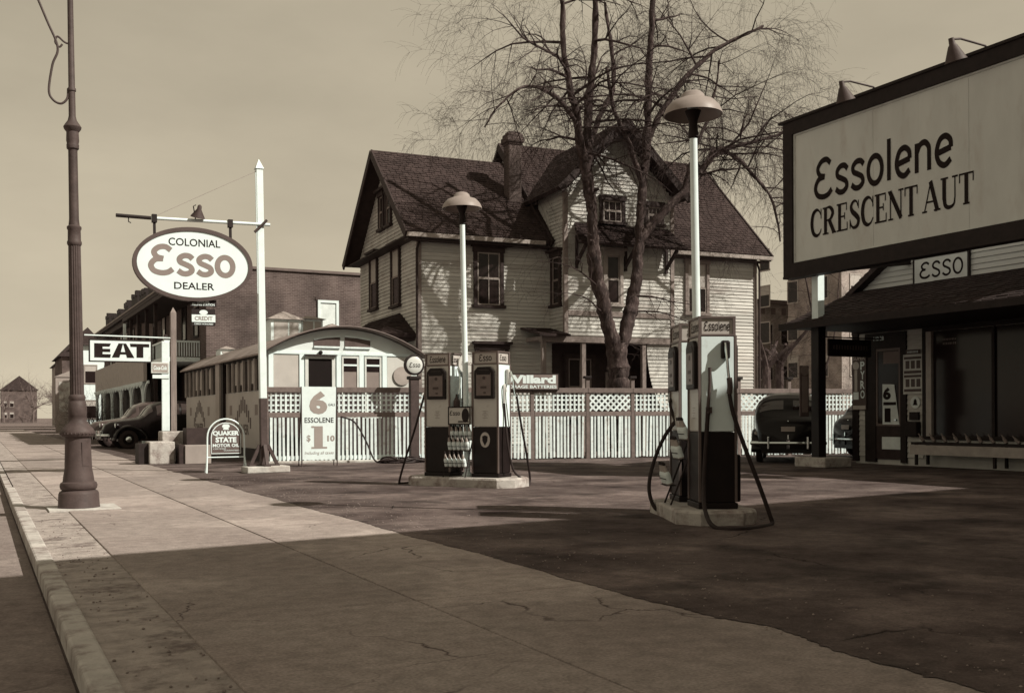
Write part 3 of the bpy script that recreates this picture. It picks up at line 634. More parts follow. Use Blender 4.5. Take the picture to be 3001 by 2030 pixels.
# street side: enamel panels, window band, emblem
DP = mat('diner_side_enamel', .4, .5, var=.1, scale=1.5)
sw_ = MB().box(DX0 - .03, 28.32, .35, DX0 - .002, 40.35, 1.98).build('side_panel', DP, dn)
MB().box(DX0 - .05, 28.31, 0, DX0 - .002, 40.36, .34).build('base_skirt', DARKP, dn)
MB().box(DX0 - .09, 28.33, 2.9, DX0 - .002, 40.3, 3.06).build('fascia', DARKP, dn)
for a, b in ((28.6, 33.6), (34.6, 40.2)):
    wo = MB().box(DX0 - .028, a, 2.0, DX0 - .004, b, 2.88).build('window', GLASS, dn)
    k = 7
    for i in range(k + 1):
        yy = a + (b - a) * i / k
        MB().box(DX0 - .1, yy - .05, 1.99, DX0 - .03, yy + .05, 2.895).build('mullion', mat('tan_mullion', .34, .6), wo)
    for i in range(k):
        if i in (1, 3, 4): MB().box(DX0 - .034, a + (b - a) * (i + .2) / k, 2.2, DX0 - .0285, a + (b - a) * (i + .8) / k, 2.86).build('blind', BLIND, wo)
MB().box(DX0 - .16, 33.75, .3, DX0 - .002, 34.35, 2.95).build('entrance_post', mat('tan_mullion', .34), dn)
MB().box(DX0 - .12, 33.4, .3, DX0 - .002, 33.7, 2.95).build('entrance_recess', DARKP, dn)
for cy, w_ in ((37.8, 1.9), (31.0, 1.9)):
    em = MB()
    for i in range(9):
        t = (i - 4) / 4; yy = cy - t * w_ / 2; zt = 1.85 - .62 * abs(t) ** 1.4; hh = .42 - .1 * abs(t)
        em.box(DX0 - .036, yy - .07, zt - hh, DX0 - .031, yy + .07, zt)
    em.build('emblem', mat('emblem_paint', .09, .6), dn)
    text('DINER', 1.5, .3, face((DX0 - .036, cy, .88), SIDE), mat('emblem_paint', .09), dn, bold=.02)
    for sgn in (-1, 1): MB().box(DX0 - .036, cy + sgn * 1.65 - .16, 1.3, DX0 - .031, cy + sgn * 1.65 + .16, 1.6).build('emblem', mat('emblem_small_paint', .2, .6), dn)

# ================================================================== STATION OFFICE
KM = Matrix.Translation((0, 0, .06)) @ Matrix.Diagonal((20 / 21, 20 / 21, 20 / 21, 1))      # office built at drawing size, set on its plinth
st = thing('station_office', 'dark pent-roofed filling station office with clapboard front and door', 'gas station', M=KM)
SX, SY1, SY0 = 21.0, 20.5, 9.6
sw = MB().box(SX, SY0, -.15, SX + 7, SY1, 4.4).build('wall', SIDSTA, st)
MS = Matrix.Translation((SX, 0, 0)) @ LEFTFACE
clap(sw, MS, .15, 3.4, lambda z: (-20.35, -20.12), .135, CLAPS)
clap(sw, MS, .15, 3.4, lambda z: (-18.74, -18.24), .135, CLAPS)
clap(sw, MS, .15, .62, lambda z: (-17.3, -9.7), .135, CLAPS)
clap(sw, Matrix.Translation((0, SY1, 0)) @ Matrix.Rotation(R(180), 4, 'Z'), .15, 4.3, lambda z: (-SX - 7, -SX), .135, CLAPS)
sd = MB(); sd.box(SX - .06, 20.36, 0, SX + .06, 20.57, 3.5); sd.box(SX - .05, 18.24, 3.38, SX, 20.36, 3.5); sd.box(SX - .05, 9.7, 3.4, SX, 18.23, 3.5)
sd.build('corner_board', DARKP, st)
# front gable above the pent roof
gz = lambda yy: 4.45 + .64 * (20.2 - yy) if yy > 15 else 4.45 + .64 * (yy - 9.8)
gw = MB().prism([(9.8, 4.3), (20.2, 4.3), (20.2, 4.45), (15, gz(15)), (9.8, 4.45)], SX - .2, SX + 6, Matrix(((0, 0, 1, 0), (1, 0, 0, 0), (0, 1, 0, 0), (0, 0, 0, 1)))).build('gable_wall', SIDSTA, st)
def stspan(z):
    k = max(0, (z - 4.45) / .64); return (-20.2 + k, -9.8 - k)
clap(gw, Matrix.Translation((SX - .2, 0, 0)) @ LEFTFACE, 4.35, 7.6, stspan, .135, CLAPS)
roof(st, (SX - .5, 20.55, 4.3), (SX + 6.3, 20.55, 4.3), (SX + 6.3, 15, 4.3 + .64 * 5.55), (SX - .5, 15, 4.3 + .64 * 5.55), e=.2, sw=.3)
roof(st, (SX + 6.3, 9.45, 4.3), (SX - .5, 9.45, 4.3), (SX - .5, 14.998, 4.3 + .64 * 5.55), (SX + 6.3, 14.998, 4.3 + .64 * 5.55), e=.2, sw=.3)
DSH = mat('dark_station_shingle', .025, .9, var=.4, scale=3, bump=.4, bscale=30)
roof(st, (18.2, 20.3, 3.5), (18.2, 9.4, 3.5), (SX - .22, 9.4, 4.5), (SX - .22, 20.3, 4.5), e=.18, sw=.3, m=DSH, name='pent_roof')
roof(st, (SX - .1, 20.45, 3.5), (18.2, 20.36, 3.5), (SX - .24, 20.31, 4.5), (SX - .2, 20.31, 4.5), e=.18, sw=.3, m=DSH, name='pent_roof')
cl = MB().box(18.25, 9.45, 3.42, SX, 20.3, 3.45).build('canopy_ceiling', DARKP, st)
MB().box(18.16, 9.4, 3.38, 18.28, 20.34, 3.54).build('fascia', DARKP, st)
# door
dr = MB(); M = MS
for a, b in ((-20.11, -19.75), (-18.93, -18.75)): dr.box(a, -.07, 0, b, 0, 3.36, M)
dr.box(-19.75, -.07, 2.95, -18.93, 0, 3.36, M)
do = dr.build('door', DARKP, st)
MB().box(-19.749, -.045, .08, -18.931, -.003, .94, M).build('lower_panel', TRIM, do)
MB().box(-19.749, -.04, .941, -18.931, -.003, 2.949, M).build('pane', GLASS, do)
MB().frame(-19.749, .942, -18.931, 2.948, .06, -.055, -.041, M).build('sash', mat('grey_sash', .12, .6), do)
MB().box(-19.5, -.046, 2.55, -18.99, -.0415, 2.86, M).build('transom_blind', mat('dim_blind', .14, .8), do)
text('140 28', .34, .11, M @ face((-19.63, -.072, 3.22)), WLET, do, bold=.02)
MB().lathe([(.03, 0), (.035, .03), (.02, .06)], 10, M @ Matrix.Translation((-19.05, -.06, 1.1)) @ Matrix.Rotation(R(90), 4, 'X')).build('door_knob', CHROME, do)
# big show window
wn = MB().frame(-18.22, .62, -12.0, 3.39, .1, -.09, 0, M).build('window', DARKP, st)
MB().box(-18.11, -.03, .72, -12.11, -.004, 3.28, M).build('pane', GLASS, wn)
MB().box(-18.08, -.12, .7, -17.92, -.032, 3.28, M).build('corner_post', mat('pale_post', .36, .5), wn)
for x in (-16.2, -14.2): MB().box(x - .04, -.08, .722, x + .04, -.032, 3.278, M).build('mullion', DARKP, wn)
worn_print(.4, .05, 9, M @ face((-17.45, -.034, 3.06)), mat('dim_window_lettering', .2, .5), wn); worn_print(.4, .06, 8, M @ face((-17.45, -.034, 2.96)), mat('dim_window_lettering', .2, .5), wn)
# ESSO board on the gable
eb = MB().box(SX - .3, 16.7, 4.47, SX - .235, 18.26, 5.07).build('name_board', mat('sign_cream', .55, .5, var=.06), st)
tr = MB().frame(-18.3, 4.43, -16.66, 5.11, .045, -.31, -.24, MS); tr.build('board_frame', DARKP, eb)
esso('Esso', 1.28, face((SX - .304, 17.46, 4.77), SIDE), LETTER, eb, wt=.14, ht=.42, caps=True)

# ================================================================== ROOFTOP BILLBOARD ON ITS POST
bb = thing('billboard', 'big cream billboard with dark frame on a tall post above the station', 'billboard', (17.5, 0, 0))
BY0, BY1, BZ0, BZ1 = 11.3, 19.3, 4.57, 8.28
MBb = LEFTFACE
BC = mat('billboard_cream', .6, .7, var=.08, scale=1.2, l2=.46, thr=(.52, .8), rnd=.03, stretch=(1, 1, .35))
for a in range(6):
    ya = -BY1 + .3 + a * 1.235; MB().box(ya + .002, -.02 - .003 * (a % 2), BZ0 + .3, ya + 1.233, .05, BZ1 - .3, MBb).build('sheet', BC, bb)
fb = MB().frame(-BY1, BZ0, -BY0, BZ1, .31, -.1, .1, MBb); fb.box(-BY1 - .12, -.14, BZ1, -BY0, .12, BZ1 + .06, MBb); fb.box(-BY1 + .05, -.16, BZ0 - .06, -BY0, .14, BZ0, MBb)
fb.build('frame', DARKP, bb)
MB().frame(-BY1 + .312, BZ0 + .312, -BY0 - .312, BZ1 - .312, .035, -.05, -.021, MBb).build('moulding', mat('pale_moulding', .6, .5), bb)
# wording: positions along the board
esso('Essolene', 3.9, MBb @ face((-16.38, -.029, 6.72)), LETTER, bb, wt=.145, ht=.98)
serif('CRESCENT AUT', 4.5, .68, MBb @ face((-16.2, -.029, 5.72)), LETTER, bb)
MB().box(-18.56, .11, BZ0 - 1.12, -18.36, .31, BZ0 + 2.6, MBb).build('post', WHITE, bb)
MB().box(-18.58, .1, .22, -18.34, .33, BZ0 - 1.122, MBb).build('post_lower_shaded', BLACKP, bb)  # same post under the canopy, its shade put into the colour as black
for yy in (17.6, 13.0): bar(MB(), (.2, yy, 4.6), (3.2, yy, 5.0), .1, .14).build('brace', DARKP, bb)
MB().box(-12.4, .11, 3.0, -12.1, .4, BZ0 + 2.6, MBb).build('post', DARKP, bb)
MB().box(-18.95, -.1, .006, -17.95, .75, .24, MBb).build('concrete_footing', CONC2, bb, bev=.03)
for yy in (16.42, 13.6):
    MB().tube([(0, yy, BZ1 + .02), (-.1, yy + .02, BZ1 + .1), (-.75, yy + .05, BZ1 + .14), (-.95, yy + .05, BZ1 + .1)], .022, 8).build('lamp_arm', IRON, bb)
    MB().lathe([(.05, .22), (.06, .1), (.09, .06), (.2, -.2), (.21, -.22), (.19, -.2), (.08, .04)], 18, Matrix.Translation((-.95, yy + .05, BZ1 - .1)) @ Matrix.Rotation(R(-18), 4, 'Y'), cap=False).build('lamp_reflector', IRON, bb, smooth=True)

# small hanging trade sign on the billboard post
t = thing('hanging_sign', 'small dark hanging board on the billboard post beside the station', 'sign', (17.7, 18.3, 2.62), 0)
MB().box(.15, -.03, 0, 1.55, .03, .42).build('board', BLACKP, t, bev=.05)
worn_print(1.15, .12, 13, face((.85, -.032, .22)), mat('dim_lettering', .09, .6), t)
MB().box(.0, -.015, .44, 1.9, .015, .47).build('bracket', DARKP, t)
t = thing('thermometer_sign', 'narrow tall dark sign plate fixed left of the billboard post', 'sign', (17.3, 18.5, 1.2), 0)
MB().box(-.14, -.02, 0, .14, .02, 1.2).build('plate', mat('dim_plate', .07, .5), t, bev=.04)
MB().box(-.09, -.024, .1, .09, -.021, .95).build('scale', mat('dim_scale', .16, .5), t)
MB().lathe([(.12, 0), (.12, .01)], 20, Matrix.Translation((0, -.021, 1.08)) @ Matrix.Rotation(R(90), 4, 'X')).build('disc', mat('dim_scale', .16), t)

ORD = ('first', 'second', 'third', 'fourth', 'fifth', 'sixth', 'seventh', 'eighth', 'ninth')
# ---------------- things on the station front
def sxy(y): return Matrix.Translation((SX, y, 0)) @ SIDE
t = thing('antifreeze_sign', 'narrow dark sign reading SUPER PYRO on the station corner', 'sign', M=KM @ Matrix.Translation((SX - .08, 20.28, 1.36)))
MB().box(-.02, -.24, 0, .02, .24, 1.46).build('plate', mat('dim_plate', .07), t)
text('SUPER', .42, .1, face((-.024, 0, 1.38), SIDE), mat('sign_tan', .4, .5), t, bold=.02)
for i, ch in enumerate('PYRO'): text(ch, .15, .22, face((-.024, -.12, 1.18 - i * .255), SIDE), mat('sign_pale', .75, .5), t, bold=.03)
MB().lathe([(.11, 0), (.11, .006)], 20, Matrix.Translation((-.021, .11, 1.18)) @ Matrix.Rotation(R(-90), 4, 'Y')).build('bulb', mat('sign_tan', .24), t)
MB().box(-.027, .06, .5, -.021, .16, 1.06).build('tube', mat('sign_tan', .24), t); MB().box(-.027, .02, .28, -.021, .2, .48).build('tube', mat('sign_pale', .5), t)
MB().box(-.027, -.22, .02, -.021, .22, .12).build('base_strip', mat('sign_tan', .24), t)
t = thing('price_poster', 'cut-out poster with a large 6 and 1 behind the station door glass', 'poster', M=KM @ Matrix.Translation((SX - .06, 19.25, .98)))
MB().add([(0, .27, 0), (0, -.28, 0), (0, -.12, 1.03), (0, .27, 1.05), (.004, .27, 0), (.004, -.28, 0), (.004, -.12, 1.03), (.004, .27, 1.05)], [(3, 2, 1, 0), (4, 5, 6, 7), (0, 1, 5, 4), (2, 3, 7, 6), (1, 2, 6, 5), (3, 0, 4, 7)]).build('card', mat('poster_card', .7, .6), t)
text('6', .26, .32, face((-.003, .12, .8), SIDE), LETTER, t, bold=.06); text('1', .2, .36, face((-.003, .1, .24), SIDE), LETTER, t, bold=.08)
MB().box(-.004, -.18, .5, -.002, .24, .58).build('band', LETTER, t)
o = MB().box(SX - .052, 18.95, .34, SX - .046, 19.55, .66).build('paper_notice', mat('notice_paper', .7, .8, var=.15), M=KM); tag(o, 'pale blank notice pinned low on the station door', 'notice')
t = thing('product_poster', 'framed poster with two rows of small pictures right of the station door', 'poster', M=KM @ Matrix.Translation((SX - .06, 18.52, 1.75)))
MB().box(-.02, -.3, 0, .02, .3, 1.0).build('board', mat('poster_board', .55, .6), t)
ps = MB()
for r_ in (0.06, .52):
    for i in range(3): ps.box(-.025, -.24 + i * .17, r_ + .12, -.021, -.12 + i * .17, r_ + .32)
    ps.box(-.025, -.27, r_, -.021, .27, r_ + .07); ps.box(-.025, -.27, r_ + .36, -.021, .27, r_ + .42)
ps.build('print', mat('dim_plate', .07), t)
worn_print(.34, .06, 8, face((-.024, .0, 1.06), SIDE), mat('sign_pale', .5), t); MB().box(-.015, -.22, 1.001, .01, .22, 1.12).build('header', mat('dim_plate', .07), t)
t = thing('bell_sign', 'small round sign with a dark bell on the station clapboards', 'sign', M=KM @ Matrix.Translation((SX - .05, 18.46, 1.54)))
MB().lathe([(.15, 0), (.15, .012)], 24, Matrix.Rotation(R(-90), 4, 'Y')).build('disc', mat('poster_card', .4), t)
MB().prism([(-.08, -.07), (.08, -.07), (.05, -.02), (.045, .05), (.0, .1), (-.045, .05), (-.05, -.02)], .013, .016, SIDE).build('bell', LETTER, t)
t = thing('wall_telephone', 'dark box mounted on the clapboards below the bell sign', 'telephone box', M=KM @ Matrix.Translation((SX - .05, 18.5, .68)))
MB().box(-.16, -.2, 0, .02, .2, .38).build('case', DARKP, t, bev=.03); MB().box(-.05, -.16, .42, .02, .12, .62).build('bracket', DARKP, t)
t = thing('display_bench', 'low display bench of bottles under the station window', 'bench', M=KM @ Matrix.Translation((SX - .45, 0, 0)))
MB().box(-.12, 13.5, .5, .35, 18.15, .56).build('top', DARKP, t); MB().box(-.16, 13.5, .26, -.13, 18.15, .495).build('front_board', mat('bench_board', .34, .7, var=.2), t)
for yy in (13.6, 15.8, 18.0):
    for x in (-.1, .3): MB().box(x - .03, yy - .03, 0, x + .03, yy + .03, .5).build('leg', DARKP, t)
bp = MB().lathe([(.04, 0), (.042, .02), (.042, .13), (.016, .18), (.014, .24), (.018, .25)], 10)
for i in range(9):
    o = inst(bp.mesh('bottle', mat('bench_bottle', .2, .3, var=.3)) if i == 0 else o.data, 'bottle', None, KM @ Matrix.Translation((SX - .35, 17.95 - i * .33, .575)) @ Matrix.Rotation(R(random.uniform(-50, -30)), 4, 'X'))
    tag(o, ORD[i] + ' dark bottle from the left on the bench under the station window', 'bottle', 'bottles on the station bench')

# ================================================================== PUMPS
def ring_oct(mb, pts, z0, z1, inset):
    cx = sum(p[0] for p in pts) / len(pts); cy = sum(p[1] for p in pts) / len(pts)
    q = [(cx + (x - cx) * (1 - inset), cy + (y - cy) * (1 - inset)) for x, y in pts]
    n = len(pts); mb.add([(x, y, z0) for x, y in pts] + [(x, y, z1 - .03) for x, y in pts] + [(x, y, z1) for x, y in q],
        [(i, (i + 1) % n, n + (i + 1) % n, n + i) for i in range(n)] + [(n + i, n + (i + 1) % n, 2 * n + (i + 1) % n, 2 * n + i) for i in range(n)] + [tuple(range(2 * n, 3 * n))])
    return mb
def island(name, label, loc, rz, hl, hw, cut):
    p = [(-hw, -hl + cut), (-hw + cut, -hl), (hw - cut, -hl), (hw, -hl + cut), (hw, hl - cut), (hw - cut, hl), (-hw + cut, hl), (-hw, hl - cut)]
    pp = []
    for a, b in zip(p, p[1:] + p[:1]):                               # ragged, worn edge
        for t in (0, .33, .66):
            pp.append((a[0] + (b[0] - a[0]) * t + random.uniform(-.012, .012), a[1] + (b[1] - a[1]) * t + random.uniform(-.012, .012)))
    o = ring_oct(MB(), pp, 0, .17, .03).build(name, CONC2, None, M=Matrix.Translation(loc) @ Matrix.Rotation(R(rz), 4, 'Z'))
    return tag(o, label, 'pump island', 'concrete pump islands')
HX, HY = .21, .26
def make_pump(label, M, head_x, head_y, emblem=False):
    p = thing('gas_pump', label, 'gas pump', group='gasoline pumps', M=M)
    MB().box(-HX - .02, -HY - .02, 0, HX + .02, HY + .02, .07).build('plinth', BLACKP, p, bev=.01)
    MB().box(-HX, -HY, .07, HX, HY, .88).build('lower_cabinet', BLACKP, p, bev=.012)
    MB().box(-HX + .004, -HY + .004, .882, HX - .004, HY - .004, 1.985).build('upper_cabinet', CREAM, p, bev=.02)
    ED = mat('pump_corner_trim', .13, .4, metal=.3)
    for sx in (-1, 1):
        for sy in (-1, 1): MB().box(sx * HX - .014, sy * HY - .014, .08, sx * HX + .014, sy * HY + .014, 1.99).build('corner_strip', ED, p)
    for s in (-1, 1):
        MB().box(-HX + .02, s * (HY + .004) - .006, .89, HX - .02, s * (HY + .004) + .006, 1.975).build('side_panel', ENAMEL, p, bev=.004)
        Mx = Matrix.Rotation(R(-90 * (1 if s < 0 else -1)), 4, 'Z')        # plane that looks to s*X
        bz = MB(); a = .2; z0, z1 = 1.38, 1.94
        poly = [(-a, z0), (a, z0), (a, z1 - .07), (a - .07, z1), (-a + .07, z1), (-a, z1 - .07)]
        P2 = Mx @ Matrix(((1, 0, 0, 0), (0, 0, -1, 0), (0, 1, 0, 0), (0, 0, 0, 1)))
        b_ = MB().prism(poly, HX, HX + .05, P2).build('gauge_bezel', BLACKP, p, bev=.012)
        q = [(x * .74, z0 + .055 + (z - z0) * .8) for x, z in poly]
        MB().prism(q, HX + .0505, HX + .056, P2).build('gauge_glass', mat('dial_face', .13, .3, var=.2, scale=8, spec=.3), b_)
        MB().prism([(-.14, 1.8), (.14, 1.8), (.14, 1.84), (.1, 1.88), (-.1, 1.88), (-.14, 1.84)], HX + .057, HX + .059, P2).build('gauge_shutter', BLACKP, b_)
        dl = MB().lathe([(.03, 0), (.03, .003)], 16, P2 @ Matrix.Translation((.01, 1.745, HX + .0565)))
        dl.box(-.06, -HX - .0595, 1.56, .06, -HX - .0565, 1.6, Mx); dl.box(.0, -HX - .0595, 1.47, .05, -HX - .0565, 1.5, Mx)
        dl.build('dial', mat('dial_marks', .05, .4), b_)
        dc = MB()
        for i, wd in enumerate((.1, .06, .12, .04, .1)): dc.box(-wd / 2, -HX - .0065, 1.16 - i * .03, wd / 2, -HX - .004, 1.166 - i * .03, Mx)
        dc.build('decal', mat('decal_ink', .25, .5), p)
    hb = MB().box(-HX + .015, -HY + .015, 2.0, HX - .015, HY - .015, 2.2).build('header', mat('header_glass', .4, .25, var=.1), p)
    fr = MB()
    for z in (1.985, 2.19): fr.box(-HX - .005, -HY - .005, z, HX + .005, HY + .005, z + .022)
    for sx in (-1, 1):
        for sy in (-1, 1): fr.box(sx * (HX - .012) - .016, sy * (HY - .012) - .016, 2.007, sx * (HX - .012) + .016, sy * (HY - .012) + .016, 2.19)
    fr.build('header_frame', ED, hb)
    for s, wd in ((head_y, .3 if head_y == 'Essolene' else .22),):
        esso(s, wd, face((0, -HY + .011, 2.1)), LETTER, hb, wt=.14, ht=.11)
    esso(head_x, .34 if head_x == 'Essolene' else .26, face((-HX + .011, 0, 2.1), SIDE), LETTER, hb, wt=.14, ht=.12)
    if emblem:
        em = MB().lathe([(.1, 0), (.1, .008)], 24, Matrix.Translation((-HX - .002, 0, .66)) @ Matrix.Rotation(R(-90), 4, 'Y') @ Matrix.Diagonal((1.35, 1, 1, 1))).build('emblem', mat('emblem_silver', .4, .3), p)
        MB().prism([(-.055, .06), (0, .08), (.055, .06), (.05, -.02), (0, -.1), (-.05, -.02)], .0085, .012, face((-HX - .002, 0, .66), SIDE)).build('shield', BLACKP, em)
    return p
def nozzle(p, pts, side=-1):
    MB().tube(cat(pts, 5), .017, 8).build('nozzle', CHROME, p, smooth=True)
def hose(p, pts, m=None, r=.02): MB().tube(cat(pts, 8), r, 8).build('hose', m or RUBBER, p, smooth=True)

AXL = 33; AL = Matrix.Rotation(R(AXL), 4, 'Z')
islL = island('pump_island', 'farther pump island, whitewashed concrete, carrying two pumps and oil racks', (7.82, 16.88, 0), AXL, 1.12, .48, .22)
pL1 = make_pump('gas pump left of the oil rack on the farther island', Matrix.Translation((7.55, 17.32, .17)) @ AL, 'Essolene', 'Esso')
pL2 = make_pump('gas pump right of the oil rack, oval badge on its black base, farther island', Matrix.Translation((8.1, 16.48, .17)) @ AL, 'Esso', 'Esso', emblem=True)
# hoses of the farther pumps
nb = MB().box(.02, -HY - .08, 1.62, .1, -HY - .012, 1.9).build('nozzle_boot', CREAM, pL2, bev=.02)
nozzle(pL2, [(.06, -.36, 1.86), (.06, -.42, 1.7), (.08, -.44, 1.5), (.1, -.46, 1.42)])
hose(pL2, [(.1, -.46, 1.44), (.2, -.48, 1.0), (.38, -.5, .4), (.5, -.5, .0), (.46, -.52, -.13), (.3, -.56, -.15), (.1, -.55, -.02), (-.02, -.45, .15), (-.05, -.36, .6), (-.03, -.3, 1.1), (-.06, -.3, 1.3)], RUBBER)
hose(pL2, [(-.06, -.3, 1.3), (-.08, -.31, 1.55), (-.04, -.3, 1.62), (0, -.3, 1.5)], CREAM)
nozzle(pL1, [(.0, -.3, 1.95), (.02, -.34, 1.75), (0, -.33, 1.5), (0, -.31, 1.35)])
hose(pL1, [(-.05, .29, 1.75), (-.12, .4, 1.3), (-.2, .52, .8), (-.28, .66, .3), (-.3, .78, -.1), (-.2, .82, -.15), (0, .75, -.15)])
AR = -23.5; ARM = Matrix.Rotation(R(AR), 4, 'Z')
islR = island('pump_island', 'nearer pump island at right, chipped pale concrete in the shade edge', (7.8, 10.12, 0), AR, .97, .46, .22)
pR1 = make_pump('nearest gas pump with a lit white side and two hanging hoses', Matrix.Translation((7.66, 9.72, .17)) @ ARM, 'Essolene', 'Essolene')
pR2 = make_pump('gas pump half hidden behind the nearest pump on the nearer island', Matrix.Translation((8.05, 10.62, .17)) @ ARM, 'Essolene', 'Esso')
MB().box(.03, -HY - .09, 1.72, .13, -HY - .012, 1.93).build('nozzle_boot', BLACKP, pR1, bev=.02)
nozzle(pR1, [(.07, -.34, 1.9), (.08, -.36, 1.78), (.1, -.36, 1.55), (.11, -.36, 1.48)])
MB().tube(cat([(.11, -.36, 1.5), (.115, -.37, 1.4), (.11, -.36, 1.32)], 4), .032, 10).build('nozzle_handle', IRON, pR1, smooth=True)
hose(pR1, [(.11, -.36, 1.32), (.15, -.37, 1.1), (.26, -.4, .75), (.42, -.44, .3), (.54, -.46, -.05), (.55, -.5, -.15), (.35, -.75, -.155), (.05, -.98, -.15), (-.2, -.85, -.14), (-.24, -.6, .03), (-.2, -.4, .3), (-.15, -.32, .8), (-.12, -.3, 1.16)], r=.025)
MB().tube([(-.12, -.3, 1.1), (-.12, -.3, 1.17), (-.1, -.3, 1.45), (-.1, -.3, 1.62)], [.03, .02, .016, .02], 10).build('hose_swivel', IRON, pR1, smooth=True)
MB().box(-.14, -.32, 1.1, -.08, -HY - .01, 1.17).build('hose_bracket', IRON, pR1)
hose(pR2, [(-.2, .05, 1.0), (-.36, .02, .78), (-.5, .0, .45), (-.56, -.05, .15), (-.5, -.12, -.08), (-.36, -.2, -.13)], r=.025)
hose(pR2, [(-.2, .05, 1.0), (-.24, .15, 1.2), (-.2, .27, 1.3)], r=.02)
MB().box(HX + .001, -.16, .07, HX + .09, .2, .62).build('valve_box', BLACKP, pR1, bev=.02)

# ---------------- oil racks and bottles
BOT = MB().lathe([(.035, 0), (.038, .01), (.038, .12), (.03, .15), (.014, .22), (.013, .25)], 12)
BOTM = BOT.mesh('oil_bottle', mat('oil_bottle_glass', .3, .25, var=.15, scale=10))
BOTC = MB().lathe([(.0365, .012), (.04, .02), (.04, .125), (.036, .135), (.026, .165)], 12).mesh('label_band', mat('bottle_label', .75, .5))
SPT = MB().lathe([(.015, .24), (.018, .245), (.012, .27), (.006, .28)], 10).mesh('spout', DARKP)
def rack(label, blabel, bgroup, M, tiers, n, wd, flip=1):
    t = thing('oil_rack', label, 'oil rack', M=M)
    fr = MB()
    for s in (-1, 1):
        fr.tube([(-.42 * flip, s * wd / 2, 0), (-.06 * flip, s * wd / 2, .92)], .012, 6); fr.tube([(.1 * flip, s * wd / 2, 0), (-.06 * flip, s * wd / 2, .92)], .012, 6)
    fr.build('frame', DARKP, t)
    for (x, z) in tiers:
        MB().box(x - .05, -wd / 2, z - .012, x + .07, wd / 2, z).build('shelf', DARKP, t)
        MB().tube([(x - .06, -wd / 2, z + .07), (x - .06, wd / 2, z + .07)], .006, 6).build('guard_wire', DARKP, t)
        for i in range(n):
            o = inst(BOTM, 'oil_bottle', None, M @ Matrix.Translation((x, -wd / 2 + wd * (i + .5) / n, z + .004)) @ Matrix.Rotation(R(-16 * flip), 4, 'Y'))
            inst(BOTC, 'label_band', o); inst(SPT, 'spout', o)
            tag(o, '%s oil bottle from the left, %s shelf of %s' % (ORD[n - 1 - i], ('top', 'middle', 'bottom')[tiers.index((x, z))], blabel), 'bottle', bgroup)
    return t
Ml = Matrix.Translation((7.8, 16.88, .17)) @ AL
rk = rack('three-tier oil bottle rack between the two farther pumps', 'the rack between the farther pumps', 'bottles in the farther rack', Ml, [(-.15, .66), (-.24, .47), (-.36, .18)], 5, .46)
es = MB().box(-.24, -.23, .93, -.2, .23, 1.24).build('sign_board', mat('rack_sign_cream', .5, .5), rk)
MB().frame(-.235, .925, .235, 1.245, .02, -.247, -.243, LEFTFACE).build('sign_frame', DARKP, es)
esso('Esso', .22, face((-.2445, .09, 1.13), SIDE), LETTER, es, wt=.15)
MB().lathe([(.09, 0), (.09, .004)], 20, Matrix.Translation((-.241, -.13, 1.09)) @ Matrix.Rotation(R(-90), 4, 'Y') @ Matrix.Diagonal((1.4, .85, 1, 1))).build('oil_drop', DARKP, es)
MB().box(-.25, -.2, .97, -.2415, .02, .99).build('stripe', LETTER, es)
Mr = Matrix.Translation((7.84, 10.15, .17)) @ ARM
rack('oil bottle rack beside the nearest pump, seen edge-on', 'the rack beside the nearest pump', 'bottles in the nearer rack', Mr, [(-.2, .78), (-.28, .55), (-.42, .24)], 4, .34)
# pitcher and cans standing on the farther rack
o = MB().lathe([(.05, 0), (.055, .02), (.04, .12), (.03, .2), (.045, .24), (.04, .25)], 14).build('oil_measure', WHITE, M=Ml @ Matrix.Translation((-.1, -.16, 1.25))); tag(o, 'white oil measure standing above the rack sign', 'oil measure')
o = MB().lathe([(.06, 0), (.06, .1), (.02, .17), (.018, .22)], 14).build('oil_measure', IRON, M=Ml @ Matrix.Translation((-.1, .14, 1.25))); tag(o, 'dull metal oil measure left of the white one above the rack', 'oil measure')
MB().box(-.16, -.22, 1.2, -.04, .22, 1.249).build('tray', DARKP, rk)

# ---------------- lamp standards of the islands
def yard_lamp(label, M, h):
    t = thing('yard_lamp', label, 'lamp', M=M, group='station yard lamps')
    MB().lathe([(.09, 0), (.09, .03), (.052, .08), (.05, 2.4), (.046, h - .32)], 16).build('pole', WHITE, t, smooth=True)
    MB().lathe([(.045, h - .32), (.065, h - .3), (.05, h - .12), (.1, h + .02)], 16).build('socket', DARKP, t, smooth=True)
    sh = MB().lathe([(.345, h - .03), (.36, h - .035), (.352, h), (.325, h + .06), (.26, h + .13), (.165, h + .165), (.15, h + .175), (.135, h + .22), (.1, h + .25), (.05, h + .265), (.004, h + .268), (.004, h + .25), (.12, h + .14), (.24, h + .1), (.32, h + .01), (.34, h - .028)], 36, cap=False).build('shade', SHADE, t, smooth=True)
    MB().lathe([(.03, h - .01), (.07, h + .06), (.05, h + .14)], 14).build('bulb', ENAMEL, t, smooth=True)
    return t
yard_lamp('tall white yard lamp rising behind the nearest pump', leaning((7.86, 10.22, .17), -.7), 4.78)
yard_lamp('white yard lamp rising between the two farther pumps', leaning((7.8, 16.85, .17), -.9), 4.82)
